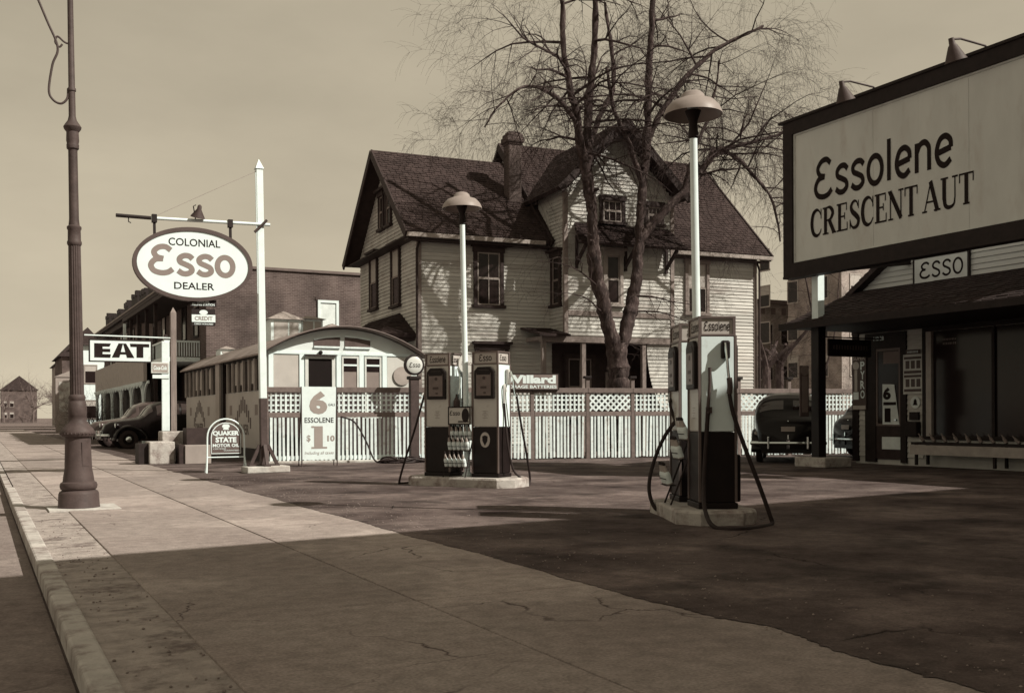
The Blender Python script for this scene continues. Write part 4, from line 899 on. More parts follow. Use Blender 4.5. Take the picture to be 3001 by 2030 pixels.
# round sign between the farther pumps
t = thing('round_sign', 'small round pale sign on a stem between the farther pumps', 'sign', M=Matrix.Translation((7.92, 17.15, .17)) @ AL)
MB().tube([(0, 0, 0), (0, 0, 1.85)], .02, 8).build('stem', DARKP, t)
MB().lathe([(.17, -.02), (.18, 0), (.17, .02)], 28, Matrix.Translation((0, 0, 2.02)) @ Matrix.Rotation(R(-25), 4, 'Z') @ Matrix.Rotation(R(90), 4, 'X')).build('disc', mat('round_sign_cream', .5, .5), t)
esso('Esso', .22, Matrix.Translation((0, 0, 2.02)) @ Matrix.Rotation(R(-25), 4, 'Z') @ face((0, -.023, .02)), GREYLET, t, wt=.13)

# ---------------- globe on the fence post
t = thing('globe_sign', 'round dark-rimmed Esso globe on a stand at the fence post', 'sign', (10.5, 26.1, 0), -4)
MB().box(-.12, -.1, 0, .12, .1, 2.3).build('stand', IRON, t, bev=.01); MB().box(-.17, -.13, 2.24, .17, .13, 2.33).build('collar', DARKP, t, bev=.02)
MB().lathe([(.22, -.07), (.275, -.05), (.28, .05), (.22, .07)], 32, Matrix.Translation((0, 0, 2.63)) @ Matrix.Rotation(R(90), 4, 'X')).build('rim', DARKP, t, smooth=True)
MB().lathe([(.02, .1), (.12, .095), (.2, .082), (.225, .07), (.225, .02)], 32, Matrix.Translation((0, 0, 2.63)) @ Matrix.Rotation(R(90), 4, 'X')).build('lens', mat('globe_lens', .6, .25, var=.05), t, smooth=True)
esso('Esso', .3, face((0, -.101, 2.63)), LETTER, t, wt=.13, ht=.13)

# ---------------- Willard board on the fence
t = thing('battery_sign', 'long board reading Willard Storage Batteries on the fence top', 'sign', M=Matrix.Translation((6.9, 27.4, 0)) @ Matrix.Rotation(R(-11.3), 4, 'Z'))
MB().box(6.3, -.13, 2.0, 8.05, -.085, 2.43).build('board', mat('battery_board', .16, .6, var=.12), t)
text('Willard', 1.55, .24, face((7.2, -.134, 2.28)), WLET, t, bold=.05); text('STORAGE BATTERIES', 1.6, .09, face((7.2, -.134, 2.07)), WLET, t, bold=.03)
MB().frame(6.28, 1.98, 8.07, 2.45, .02, -.14, -.082).build('frame', DARKP, t)
o = MB().box(0, 0, 0, .3, .02, .75).build('notice_plate', WHITE, M=Matrix.Translation((6.9, 27.4, 0)) @ Matrix.Rotation(R(-11.3), 4, 'Z') @ Matrix.Translation((11.55, -.12, 1.75))); tag(o, 'blank white plate hung on the fence left of the nearest pumps', 'plate')

# ---------------- price board 6 GALS ESSOLENE
t = thing('price_board', 'white standing price board reading 6 GALS ESSOLENE $1 10 before the fence', 'price sign', (7.65, 25.4, 0), -3)
MB().box(-.44, -.02, .17, .44, .02, 2.0).build('board', WHITE, t)
for s in (-1, 1):
    MB().tube([(s * .45, -.05, 0), (s * .45, -.01, 2.0)], .017, 6).build('leg', IRON, t); MB().tube([(s * .45, .3, 0), (s * .44, .01, 1.95)], .014, 6).build('leg', IRON, t)
PL = mat('price_red', .28, .5, var=.06)
text('6', .46, .58, face((-.02, -.024, 1.6)), PL, t, bold=.055)
text('GALS', .17, .06, face((.32, -.024, 1.55)), LETTER, t); text('ESSOLENE', .74, .13, face((0, -.024, 1.16)), LETTER, t, bold=.01)
one = MB().box(-.13, 0, -.24, .09, .001, .28); one.box(-.2, 0, -.285, .2, .0012, -.24); one.box(-.2, 0, .24, -.13, .0008, .285)
one.v = [(x + .0, y - .024, z + .73) for x, y, z in one.v]; one.build('numeral', PL, t)
text('$', .1, .18, face((-.27, -.024, .7)), PL, t, bold=.02); text('10', .19, .15, face((.3, -.024, .7)), PL, t, bold=.04)
text('Including all taxes', .74, .1, face((0, -.024, .33)), PL, t, shear=.2)

# ---------------- Quaker State sign
t = thing('curb_sign', 'arched curb sign reading QUAKER STATE MOTOR OIL in a white tube frame', 'sign', (4.96, 23.6, 0), -2)
arch = [(-.34, .42), (.34, .42), (.34, .8)] + [(.34 * math.cos(R(a)), .8 + .34 * math.sin(R(a))) for a in range(15, 180, 15)] + [(-.34, .8)]
QF = Matrix(((1, 0, 0, 0), (0, 0, 1, 0), (0, 1, 0, 0), (0, 0, 0, 1)))
MB().prism(arch, -.012, .012, QF).build('plate', mat('curb_sign_green', .10, .45, var=.06), t)
inn = [(x * .94, .42 + (z - .42) * .95 + .015) for x, z in arch]
ln = MB(); strip(ln, [(x, z) for x, z in inn] + [inn[0]], .018, 0); ln.v = [(x, -.0145, z) for x, z, _ in ln.v]; ln.build('border', WLET, t)
fr = MB().tube([(-.44, -.12, 0), (-.41, 0, .36), (-.405, 0, .8)] + [(-.405 * math.cos(R(a)), 0, .8 + .405 * math.sin(R(a))) for a in range(12, 180, 12)] + [(.405, 0, .8), (.41, 0, .36), (.44, -.12, 0)], .018, 8)
fr.tube([(-.405, 0, .35), (.405, 0, .35)], .014, 8)
for s in (-1, 1): fr.tube([(s * .41, 0, .36), (s * .43, .16, 0)], .016, 8)
fr.build('frame', ENAMEL, t, smooth=True)
text('QUAKER', .58, .12, face((0, -.015, .88)), WLET, t, bold=.05); text('STATE', .46, .12, face((0, -.015, .74)), WLET, t, bold=.05)
text('MOTOR OIL', .58, .075, face((0, -.015, .615)), WLET, t, bold=.03); text('CERTIFIED', .28, .028, face((-.14, -.015, .54)), WLET, t); text('GUARANTEED', .34, .028, face((.12, -.015, .5)), WLET, t)
qm = MB().prism([(-.06, 0), (.06, 0), (.065, .025), (.045, .035), (.08, .06), (.085, .09), (.05, .125), (-.05, .125), (-.085, .09), (-.08, .06), (-.045, .035), (-.065, .025)], 0, .002, face((0, -.0125, .965))).build('emblem', WLET, t)

# ================================================================== POLE WITH THE OVAL SIGN
PM = leaning((5.72, 23.2, 0), -.75)
pl = thing('sign_pole', 'tall white wooden pole with crossarm and iron foot on a white block', 'sign pole', M=PM)
MB().box(-.075, -.075, 1.66, .075, .075, 6.8).build('pole', WHITE, pl, bev=.012)
MB().box(-.078, -.078, .12, .078, .078, 1.658).build('pole_base', IRON, pl, bev=.012)
MB().add([(-.095, -.095, 6.8), (.095, -.095, 6.8), (.095, .095, 6.8), (-.095, .095, 6.8), (0, 0, 7.03)], [(0, 1, 4), (1, 2, 4), (2, 3, 4), (3, 0, 4), (3, 2, 1, 0)]).build('finial', WHITE, pl)
ft = MB()
for a in range(4):
    M_ = Matrix.Rotation(R(90 * a), 4, 'Z'); bar(ft, M_ @ Vector((.09, 0, .62)), M_ @ Vector((.3, 0, .17)), .07, .07); ft.box(.08, -.07, .14, .34, .07, .18, M_)
ft.build('foot', IRON, pl)
MB().box(-.45, -.35, .006, .5, .3, .15).build('footing', CONC, pl, bev=.02)
arm = MB().tube([(-2.35, -.1, 5.52), (.2, -.1, 5.55)], .035, 10).build('crossarm', WHITE, pl, smooth=True)
MB().tube([(-3.05, -.1, 5.53), (-2.35, -.1, 5.52)], .04, 8).build('arm_end', DARKP, pl); MB().tube([(-2.8, -.1, 5.5), (-2.8, -.1, 5.41), (-2.75, -.1, 5.39)], .012, 6).build('hook', DARKP, pl)
MB().tube([(-.15, -.12, 5.36), (.12, -.16, 5.64)], .03, 8).build('strut', IRON, pl)
MB().tube([(-.05, -.02, 6.75), (-.9, -.08, 6.3), (-2.2, -.1, 5.6)], .005, 5).build('guy_wire', DGREY, pl)
MB().tube([(-.1, -.1, 6.7), (-.1, -.1, 4.0)], .01, 6).build('conduit', WHITE, pl)
MB().lathe([(.02, .2), (.045, .17), (.05, .1), (.15, -.06), (.155, -.08), (.14, -.06), (.04, .08)], 18, Matrix.Translation((-1.38, -.2, 5.66)) @ Matrix.Rotation(R(18), 4, 'X') @ Matrix.Rotation(R(8), 4, 'Y')).build('sign_lamp', IRON, pl, smooth=True)
MB().tube([(-1.42, -.1, 5.54), (-1.5, -.3, 5.8), (-1.44, -.24, 5.84)], .012, 6).build('lamp_arm', DARKP, pl)
ov = thing('oval_sign', 'large white oval sign reading COLONIAL ESSO DEALER hanging from the pole arm', 'sign', M=PM @ Matrix.Translation((-1.48, -.1, 4.57)))
rx, ry = 1.26, .8
EP = lambda k: [(rx * k * math.cos(2 * math.pi * i / 64), ry * (1 - (1 - k) * rx / ry) * math.sin(2 * math.pi * i / 64)) for i in range(64)]
MB().prism(EP(.95), -.05, .05, QF).build('panel', mat('oval_enamel', .8, .35, var=.03), ov)
po = [(x, 0, z) for x, z in EP(.965)]
rim = MB(); n = 64; outer, inner = EP(1.0), EP(.935)
rim.v = [(x, y, z) for y in (-.075, .075) for pts in (outer, inner) for x, z in pts]
for i in range(n):
    j = (i + 1) % n
    rim.f += [(i, j, n + j, n + i), (2 * n + i, 3 * n + i, 3 * n + j, 2 * n + j), (i, 2 * n + i, 2 * n + j, j), (n + i, n + j, 3 * n + j, 3 * n + i)]
rim.build('rim', mat('oval_rim', .07, .5), ov)
for x in (-.8, .8):
    MB().box(x - .025, -.03, .6, x + .025, .03, 1.0).build('hanger', DARKP, ov); MB().box(x - .05, -.06, .86, x + .05, .06, 1.03).build('clamp', DARKP, ov)
text('COLONIAL', 1.09, .165, face((.02, -.053, .47)), LETTER, ov, bold=.012); text('DEALER', .845, .15, face((0, -.053, -.47)), LETTER, ov, bold=.012)
esso('Esso', 1.84, face((-.03, -.053, .07)), GREYLET, ov, wt=.2, ht=.68)
# small boards hung underneath
t = thing('credit_sign', 'small hanging boards reading OFFICIAL FILLING STATION and CREDIT below the oval sign', 'sign', M=PM @ Matrix.Translation((-1.3, -.1, 3.05)))
MB().box(-.27, -.012, .62, .29, .012, .76).build('board', DARKP, t); text('OFFICIAL', .27, .05, face((.01, -.015, .72)), WLET, t, bold=.02); text('FILLING STATION', .48, .05, face((.01, -.015, .66)), WLET, t, bold=.02)
MB().box(-.24, -.012, .2, .26, .012, .56).build('board', DARKP, t); MB().box(-.24, -.018, .28, .26, -.0125, .44).build('band', WHITE, t)
MB().lathe([(.06, 0), (.06, .006)], 20, face((.01, -.013, .49)) @ Matrix.Diagonal((1.5, .9, 1, 1))).build('emblem', WHITE, t)
text('CREDIT', .38, .09, face((.01, -.021, .36)), GREYLET, t, bold=.02); text('CARDS HONORED', .4, .035, face((.01, -.015, .24)), WLET, t, bold=.02)
for x in (-.2, .22): MB().tube([(x, 0, .56), (x, 0, .62)], .006, 5).build('link', DARKP, t); MB().tube([(x, 0, .76), (x * .6, 0, .8)], .006, 5).build('link', DARKP, t)

# ================================================================== CAST-IRON STREET LAMP
sl_ = thing('street_lamp', 'tall fluted cast iron street lamp on the sidewalk at left', 'street lamp', M=leaning((1.25, 15.5, 0), -.75))
MB().lathe([(.27, 0), (.275, .02), (.27, .03), (.262, .2), (.25, .23), (.22, .25)], 32).build('base', IRON, sl_, smooth=True)
MB().lathe([(.21, .25), (.235, .27), (.245, .31), (.235, .35), (.205, .37), (.195, .45), (.178, .55), (.17, .8), (.168, .98)], 32).build('pedestal', IRON, sl_, smooth=True)
MB().lathe([(.168, .98), (.2, .99), (.225, 1.03), (.225, 1.055), (.205, 1.09), (.15, 1.16), (.118, 1.21), (.118, 1.25), (.125, 1.27)], 40).build('skirt', IRON, sl_, smooth=True)
bd = MB()
for i in range(28):
    a = 2 * math.pi * i / 28; bd.lathe([(.006, -.012), (.014, 0), (.006, .012)], 6, Matrix.Translation((.222 * math.cos(a), .222 * math.sin(a), 1.03)))
bd.build('beading', IRON, sl_)
MB().lathe([(.115, 1.27), (.122, 1.3), (.125, 1.38), (.112, 1.46), (.1, 1.48), (.105, 1.5), (.112, 1.53), (.1, 1.56), (.092, 1.57)], 32).build('vase', IRON, sl_, smooth=True)
MB().lathe([(.092, 1.57), (.088, 2.4), (.08, 3.63)], 48, flute=(1.5, 4)).build('fluted_shaft', IRON, sl_)
MB().lathe([(.085, 3.63), (.096, 3.65), (.096, 3.68), (.086, 3.7), (.084, 3.84), (.095, 3.86), (.095, 3.89), (.072, 3.91), (.064, 4.0), (.06, 4.95)], 28).build('shaft', IRON, sl_, smooth=True)
MB().lathe([(.06, 4.95), (.08, 4.97), (.082, 5.02), (.076, 5.04), (.084, 5.08), (.08, 5.2), (.11, 5.24), (.118, 5.27), (.1, 5.3), (.06, 5.36), (.046, 5.42), (.044, 5.76), (.056, 5.77), (.056, 5.8), (.043, 5.82), (.038, 6.9), (.036, 7.6)], 28).build('capital', IRON, sl_, smooth=True)
MB().tube(cat([(0, 0, 7.5), (-.05, .02, 7.9), (-.35, .05, 8.25), (-.8, .05, 8.2), (-1.05, .05, 7.85), (-1.06, .05, 7.6)], 8), .034, 10).build('crook', IRON, sl_, smooth=True)
MB().lathe([(.05, .2), (.08, .1), (.2, .0), (.22, -.08), (.14, -.2), (.05, -.26)], 18, Matrix.Translation((-1.06, .05, 7.4))).build('lantern', IRON, sl_, smooth=True)
MB().tube(cat([(-.045, 0, 5.8), (-.06, 0, 5.66), (-.14, 0, 5.58), (-.24, 0, 5.62), (-.29, 0, 5.75), (-.24, 0, 6.1), (-.17, 0, 6.35), (-.3, 0, 6.7), (-.5, .02, 7.2), (-.75, .04, 7.7)], 8), .016, 8).build('scroll', IRON, sl_, smooth=True)
MB().tube(cat([(-.04, 0, 6.42), (-.09, 0, 6.44), (-.17, 0, 6.5), (-.2, 0, 6.42), (-.15, 0, 6.36), (-.11, 0, 6.4)], 8), .014, 8).build('scroll', IRON, sl_, smooth=True)
ad = MB(); am = [(.181 * math.cos(R(a)), .181 * math.sin(R(a))) for a in range(-78, -38, 5)]
for (xa, ya), (xb, yb) in zip(am, am[1:]): ad.add([(xa, ya, .58), (xb, yb, .58), (xb, yb, .92), (xa, ya, .92)], [(0, 1, 2, 3)])
ad.build('access_door', IRON, sl_)
o = MB().box(.85, 15.05, -.01, 1.75, 15.95, .012).build('lamp_footing', CONC); tag(o, kind='structure')

# ================================================================== EAT SIGN, POST, COLA BOARD, STEPS
t = thing('wooden_post', 'tall square pointed wooden post beside the EAT sign', 'post', (5.03, 31, 0))
MB().box(-.08, -.08, 0, .08, .08, 4.25).build('shaft', WOOD, t, bev=.01); MB().add([(-.08, -.08, 4.25), (.08, -.08, 4.25), (.08, .08, 4.25), (-.08, .08, 4.25), (0, 0, 4.42)], [(0, 1, 4), (1, 2, 4), (2, 3, 4), (3, 0, 4), (3, 2, 1, 0)]).build('point', WOOD, t)
MB().box(-.16, -.02, .0, -.081, .1, 2.6).build('batten', TRIM, t)
t = thing('eat_sign', 'white board reading EAT in dark letters hanging from an arm', 'sign', (3.6, 30.95, 2.82))
MB().box(-.82, -.03, 0, .82, .03, .6).build('board', WHITE, t); MB().frame(-.84, -.02, .84, .62, .035, -.04, .04).build('frame', DARKP, t)
ea = MB()
def poly(mb, pts, z): mb.add([(x, z, y) for x, y in pts], [tuple(range(len(pts)))])
for i, q in enumerate([[(-.7, .1), (-.48, .1), (-.48, .5), (-.7, .5)], [(-.48, .1), (-.28, .1), (-.26, .2), (-.48, .2)], [(-.48, .26), (-.28, .26), (-.28, .35), (-.48, .35)], [(-.48, .41), (-.3, .41), (-.26, .5), (-.48, .5)],
        [(-.24, .11), (-.04, .11), (.06, .51), (-.06, .51)], [(.06, .51), (.16, .11), (.36, .11), (.14, .51)], [(-.02, .2), (.14, .2), (.12, .27), (0, .27)],
        [(.26, .42), (.76, .42), (.76, .51), (.24, .51)], [(.42, .12), (.6, .12), (.6, .42), (.42, .42)]]): poly(ea, q, -.033 - i * .0005)
ea.build('lettering', LETTER, t)
MB().tube([(-.95, 0, .72), (1.4, 0, .7)], .02, 8).build('arm', WHITE, t)
for x in (-.6, .6): MB().tube([(x, 0, .6), (x, 0, .72)], .008, 6).build('hanger', DARKP, t)
t = thing('cola_sign', 'narrow white post board topped by a small oval Coca-Cola sign', 'sign', (4.8, 30.9, 0))
MB().box(-.11, -.02, .85, .11, .02, 3.42).build('board', WHITE, t, bev=.02)
ovl = MB().box(-.4, -.05, 2.5, .09, -.022, 2.82).build('plate', mat('cola_plate', .6, .5), t, bev=.08)
MB().box(-.36, -.056, 2.54, .05, -.051, 2.78).build('field', mat('cola_red', .3, .5), ovl); text('Coca-Cola', .36, .12, face((-.155, -.058, 2.66)), WLET, ovl, bold=.03, shear=.3)
MB().box(-.36, -.045, 2.36, .1, -.022, 2.46).build('plate', WHITE, t)
t = thing('concrete_steps', 'stepped pale concrete entrance blocks by the cola board', 'steps', (4.55, 29.1, 0))
MB().box(-.5, -.35, .0, .15, .5, .6).build('step', CONC2, t, bev=.03); MB().box(-.05, .51, 0, .75, 1.2, .86).build('step', CONC2, t, bev=.03); MB().box(-.75, -.2, 0, -.51, .5, .55).build('step', DARKP, t)
t = thing('wooden_crate', 'square grey box standing before the diner steps', 'box', (5.25, 28.7, 0))
MB().box(-.34, -.25, 0, .34, .3, .5).build('body', DGREY, t, bev=.015); MB().box(-.48, -.2, 0, -.345, .35, .52).build('side', TRIM, t); MB().box(-.2, .31, .1, .6, .9, .95).build('back_box', TRIM, t)

# ---------------- air line and heap of hose by the fence
o = MB().tube(cat([(8.6, 26.6, 1.25), (8.95, 26.5, 1.1), (9.2, 26.3, .6), (9.35, 26.1, .12), (9.5, 25.95, .03), (9.9, 25.9, .03), (10.2, 25.85, .03)], 8), .022, 8).build('air_hose', RUBBER, smooth=True); tag(o, 'thin air hose drooping from the fence to the asphalt', 'hose')
hp = MB(); pts = []
for i in range(90):
    a = i * .42; r = .32 + .1 * math.sin(i * .7); pts.append((10.1 + r * 1.5 * math.cos(a) + .1 * math.sin(i * 1.3), 25.85 + r * .6 * math.sin(a), .03 + .16 * (i / 90) * (.6 + .4 * math.sin(i))))
o = hp.tube(cat(pts, 3), .024, 6).build('hose_coil', RUBBER, smooth=True); tag(o, 'dark heap of coiled hose at the foot of the fence', 'hose')

# ================================================================== CARS (1930s sedans)
CST = [(-2.2, .36, .52, .6, .04), (-2.185, .34, .62, .8, .46), (-2.14, .33, .74, .95, .63), (-2.05, .33, .88, 1.07, .70), (-1.88, .34, .98, 1.15, .74), (-1.72, .33, 1.04, 1.26, .77), (-1.6, .33, 1.07, 1.44, .78), (-1.42, .33, 1.08, 1.6, .79), (-1.1, .33, 1.09, 1.7, .80),
       (-.5, .33, 1.09, 1.75, .80), (.1, .33, 1.08, 1.73, .80), (.42, .33, 1.07, 1.63, .78), (.58, .33, 1.05, 1.48, .75), (.8, .33, 1.02, 1.2, .68), (.95, .34, .95, 1.1, .6), (1.4, .36, .88, 1.04, .5), (1.85, .38, .82, .98, .38), (2.05, .42, .7, .88, .25), (2.12, .45, .6, .7, .1)]
def cst(x):
    for a, b in zip(CST, CST[1:]):
        if x <= b[0]:
            t = (x - a[0]) / (b[0] - a[0]); t = t * t * (3 - 2 * t) * .5 + t * .5
            return [p + (q - p) * t for p, q in zip(a, b)]
    return list(CST[-1])
def csurf(x, s):
    """s from 0 (sill, right) over 1 (roof centre) to 2 (sill, left)"""
    _, zb, zl_, zt, wm = cst(x); sg = 1
    if s > 1: s = 2 - s; sg = -1
    if s < .4: return Vector((x, sg * wm * (.9 + .1 * math.sin(s / .4 * math.pi / 2)), zb + (zl_ - zb) * s / .4))
    th = (s - .4) / .6 * math.pi / 2
    return Vector((x, sg * wm * max(0, math.cos(th)) ** .6, zl_ + (zt - zl_) * math.sin(th) ** .8))
def cgrid(x0, x1, s0, s1, nx, ns, off=0):
    mb = MB(); P = []
    for i in range(nx + 1):
        x = x0 + (x1 - x0) * i / nx
        for j in range(ns + 1):
            s = s0 + (s1 - s0) * j / ns; p = csurf(x, s)
            if off:
                n = (csurf(min(x + .01, 2.1), s) - csurf(max(x - .01, -2.1), s)).cross(csurf(x, min(s + .01, 2)) - csurf(x, max(s - .01, 0)))
                if n.length > 1e-9:
                    n.normalize()
                    if n.dot(p - Vector((x, 0, .8))) < 0: n = -n
                    p = p + n * off
            P.append(p)
    mb.add(P, [(i * (ns + 1) + j, i * (ns + 1) + j + 1, (i + 1) * (ns + 1) + j + 1, (i + 1) * (ns + 1) + j) for i in range(nx) for j in range(ns)])
    return mb
def make_car(label, M, paint, group, plate_rear=True):
    c = thing('sedan_car', label, 'car', M=M, group=group)
    body = cgrid(-2.2, 2.12, 0, 2, 80, 32)
    body.box(-1.9, -.6, .28, 1.7, .6, .36)
    body.box(-2.12, -.62, .25, -1.9, .62, .36)
    body.build('body', paint, c, smooth=True)
    CG = mat('car_glass', .02, .06, var=.1, spec=.8)
    for a, b, s0, s1, nm in ((-1.22, -.5, .46, .74, 'side_window'), (-.42, .38, .46, .74, 'side_window'), (-1.22, -.5, 1.26, 1.54, 'side_window'), (-.42, .38, 1.26, 1.54, 'side_window'),
                         (.5, .8, .6, .985, 'windshield'), (.5, .8, 1.015, 1.4, 'windshield'), (-1.68, -1.5, .66, .985, 'rear_window'), (-1.68, -1.5, 1.015, 1.34, 'rear_window')):
        cgrid(a, b, s0, s1, 6, 6, .012).build(nm, CG, c, smooth=True)
    for xc, zc in ((1.36, .36), (-1.3, .36)):
        for sg in (-1, 1):
            f = MB(); na, nj = 20, 8
            for i in range(na + 1):
                t = i / na; a = R(-8 + 196 * t); long = 1 + (.38 * max(0, -math.cos(a)) ** 1.5 if True else 0) + .06 * max(0, math.cos(a))
                for j in range(nj + 1):
                    ph = R(-20 + 125 * j / nj); r = (.43 + .075 * math.cos(ph)); yy = sg * (.56 + .3 * math.sin(ph))
                    f.v.append((xc + r * long * math.cos(a), yy, zc - .02 + r * 1.06 * math.sin(a)))
            for i in range(na):
                for j in range(nj): f.f.append((i * (nj + 1) + j, i * (nj + 1) + j + 1, (i + 1) * (nj + 1) + j + 1, (i + 1) * (nj + 1) + j))
            fo = f.build('fender', paint, c, smooth=True); so_ = fo.modifiers.new('thick', 'SOLIDIFY'); so_.thickness = .015
            Wm = Matrix.Translation((xc, sg * .69, .345)) @ Matrix.Rotation(R(90), 4, 'X')
            ty = MB().lathe([(.2, -.07), (.3, -.08), (.335, -.06), (.345, 0), (.335, .06), (.3, .08), (.2, .07)], 28, Wm).build('wheel', RUBBER, c, smooth=True)
            MB().lathe([(.2, -.075), (.205, -.06), (.205, .06), (.2, .075)], 24, Wm).build('rim', paint, ty, smooth=True)
            sd = 1 if sg < 0 else -1
            MB().lathe([(.1, .07 * sd), (.1, .085 * sd), (.06, .11 * sd), (.02, .115 * sd)], 20, Wm).build('hubcap', CHROME, ty, smooth=True)
    for sg in (-1, 1):
        MB().box(-.9, sg * .78 - .1, .3, .95, sg * .78 + .1, .34).build('running_board', RUBBER, c, bev=.01)
        MB().lathe([(.02, -.16), (.07, -.12), (.1, -.02), (.105, .05), (.1, .06)], 18, Matrix.Translation((1.72, sg * .52, .84)) @ Matrix.Rotation(R(90), 4, 'Y')).build('headlight', paint, c, smooth=True)
        MB().lathe([(.02, .09), (.07, .08), (.098, .061)], 18, Matrix.Translation((1.72, sg * .52, .84)) @ Matrix.Rotation(R(90), 4, 'Y')).build('headlight_lens', CHROME, c, smooth=True)
        MB().lathe([(.02, -.1), (.045, -.06), (.05, .03), (.045, .04)], 14, Matrix.Translation((-1.78, sg * .74, .74)) @ Matrix.Rotation(R(-90), 4, 'Y')).build('taillight', mat('taillight_glass', .35, .15), c, smooth=True)
        for xx, yy in ((2.25, .4), (-2.25, .45)): MB().box(xx - .03, sg * yy - .025, .36, xx + .03, sg * yy + .025, .66).build('bumper_guard', CHROME, c, bev=.012)
        MB().box(-.38, sg * .772 - .01, .98, -.28, sg * .772 + .02, 1.0).build('door_handle', CHROME, c)
    for s in (1, -1): MB().tube(cat([(s * 2.06, -.86, .5), (s * 2.2, -.6, .5), (s * 2.23, 0, .5), (s * 2.2, .6, .5), (s * 2.06, .86, .5)], 6), .045, 8).build('bumper', CHROME, c, smooth=True)
    gr = MB()
    for i in range(9):
        yy = -.2 + .05 * i; gr.tube([(2.06 - abs(yy) * .5, yy, .92 - abs(yy) * .3), (2.14 - abs(yy) * .45, yy, .7), (2.13 - abs(yy) * .4, yy, .5)], .009, 5)
    gr.build('grille', CHROME, c)
    MB().tube([(.9, 0, 1.125), (1.4, 0, 1.045), (1.95, 0, .945)], .008, 6).build('hood_strip', CHROME, c)
    for x, sg in ((2.27, 1), (-2.215, -1)):
        MB().box(x - .008, -.16, .56 if sg > 0 else .78, x + .008, .16, .66 if sg > 0 else .9).build('license_plate', mat('license_plate', .3, .5), c)
    MB().lathe([(.012, 0), (.02, .02), (.012, .04)], 10, Matrix.Translation((-2.09, 0, 1.02)) @ Matrix.Rotation(R(-70), 4, 'Y')).build('trunk_handle', CHROME, c)
    MB().box(-2.235, -.015, .6, -2.2, .015, .7).build('trunk_latch', CHROME, c)
    return c
sc = Matrix.Diagonal((1.0, 1.07, 1.05, 1))
make_car('black sedan seen from behind, parked at the fence left of the billboard post', Matrix.Translation((19.7, 21.65, 0)) @ Matrix.Rotation(R(47), 4, 'Z') @ sc, CARP, 'cars at the station')
make_car('dark car mostly hidden behind the billboard post and station corner', Matrix.Translation((24.4, 21.75, 0)) @ Matrix.Rotation(R(-9), 4, 'Z') @ sc, CARP, 'cars at the station')
sc = Matrix.Diagonal((1.1, 1.1, 1.1, 1))
make_car('black sedan with bright hubcap nosing toward the sidewalk at far left', Matrix.Translation((6.75, 44.2, 0)) @ Matrix.Rotation(R(184), 4, 'Z') @ sc, CARP, 'cars beyond the diner')
make_car('second dark sedan parked just beyond the first at far left', Matrix.Translation((6.45, 46.7, 0)) @ Matrix.Rotation(R(183), 4, 'Z') @ sc, CARP2, 'cars beyond the diner')

# ================================================================== BARE TREES
def rv(): return Vector((random.gauss(0, 1), random.gauss(0, 1), random.gauss(0, 1)))
def grow(mb, p, d, ln, r, lv, grav, kids, cnt):
    """one twig or branch: wandering path that sags, then its side shoots"""
    n = (4, 5, 6, 7)[min(lv, 3)]; pts = [p.copy()]; rs = [r]; q = p.copy(); dd = d.normalized()
    for i in range(n):
        dd = (dd + rv() * (.13 if lv else .1) + Vector((0, 0, -grav * (.4 + i / n)))).normalized()
        q = q + dd * ln / n; pts.append(q.copy()); rs.append(max(.0022, r * (1 - .85 * (i + 1) / n)))
        if lv > 0 and i >= 1 - (lv > 1):
            for k in range(kids[lv] if i < n - 1 else kids[lv] + 1):
                if random.random() < .88:
                    side = (dd.cross(rv())).normalized(); nd = (dd * random.uniform(.35, .9) + side * random.uniform(.5, 1.0) + Vector((0, 0, .12 * (lv > 1)))).normalized()
                    grow(mb, q.copy(), nd, ln * random.uniform(.36, .62), max(.003, rs[-1] * random.uniform(.42, .66)), lv - 1, grav * 1.25 + .02, kids, cnt)
    mb.tube(pts, rs, 3 if r < .02 else (5 if r < .06 else 8), cap=False); cnt[0] += 1
tree = thing('bare_tree', 'large forked leafless tree with drooping twigs in front of the house', 'tree', (0, 0, 0))
tk = MB()
def limb(pts, r0, r1, n=14, per=14, mb=None):
    c = cat(pts, per); k = len(c); j = random.random() * 9
    rs = [(r0 + (r1 - r0) * i / (k - 1)) * (1 + .07 * math.sin(i * 1.3 + j) + .05 * math.sin(i * 2.9 + j)) for i in range(k)]
    (mb or tk).tube(c, rs, n + 6 if mb is None else n); return c, rs
limb([(17.95, 27.3, -.1), (17.9, 27.3, .6), (17.86, 27.3, 2.0), (17.82, 27.3, 3.5)], .37, .32)
L1 = limb([(17.84, 27.32, 3.0), (17.42, 27.3, 4.3), (17.02, 27.3, 5.9), (16.95, 27.35, 7.4), (16.86, 27.4, 8.7), (16.9, 27.5, 10.6), (17.05, 27.4, 12.5), (17.2, 27.4, 15.5)], .25, .08)
L2 = limb([(17.84, 27.28, 3.0), (18.2, 27.2, 4.3), (18.46, 27.25, 5.3), (18.6, 27.2, 6.6), (18.66, 27.2, 7.7), (18.95, 27.25, 10.2), (19.1, 27.3, 12.8), (19.4, 27.3, 15.8)], .23, .08)
L3 = limb([(16.9, 27.4, 8.0), (16.55, 27.2, 9.0), (16.22, 27.0, 10.1), (15.9, 26.9, 11.2), (15.7, 26.9, 12.3), (15.5, 26.8, 15)], .16, .07, 10)
L4 = limb([(18.58, 27.2, 6.7), (19.2, 27.0, 7.5), (20.1, 26.8, 8.4), (20.8, 26.7, 9.2), (21.28, 26.7, 9.85)], .16, .09, 10)
L5 = limb([(21.25, 26.7, 9.8), (22.0, 26.7, 9.7), (23.0, 26.6, 8.9), (23.6, 26.6, 8.2), (23.85, 26.6, 7.0)], .075, .03, 8)
L6 = limb([(21.25, 26.7, 9.8), (22.4, 26.4, 10.1), (23.6, 26.2, 10.5), (25.2, 26.0, 11.1)], .075, .025, 8)
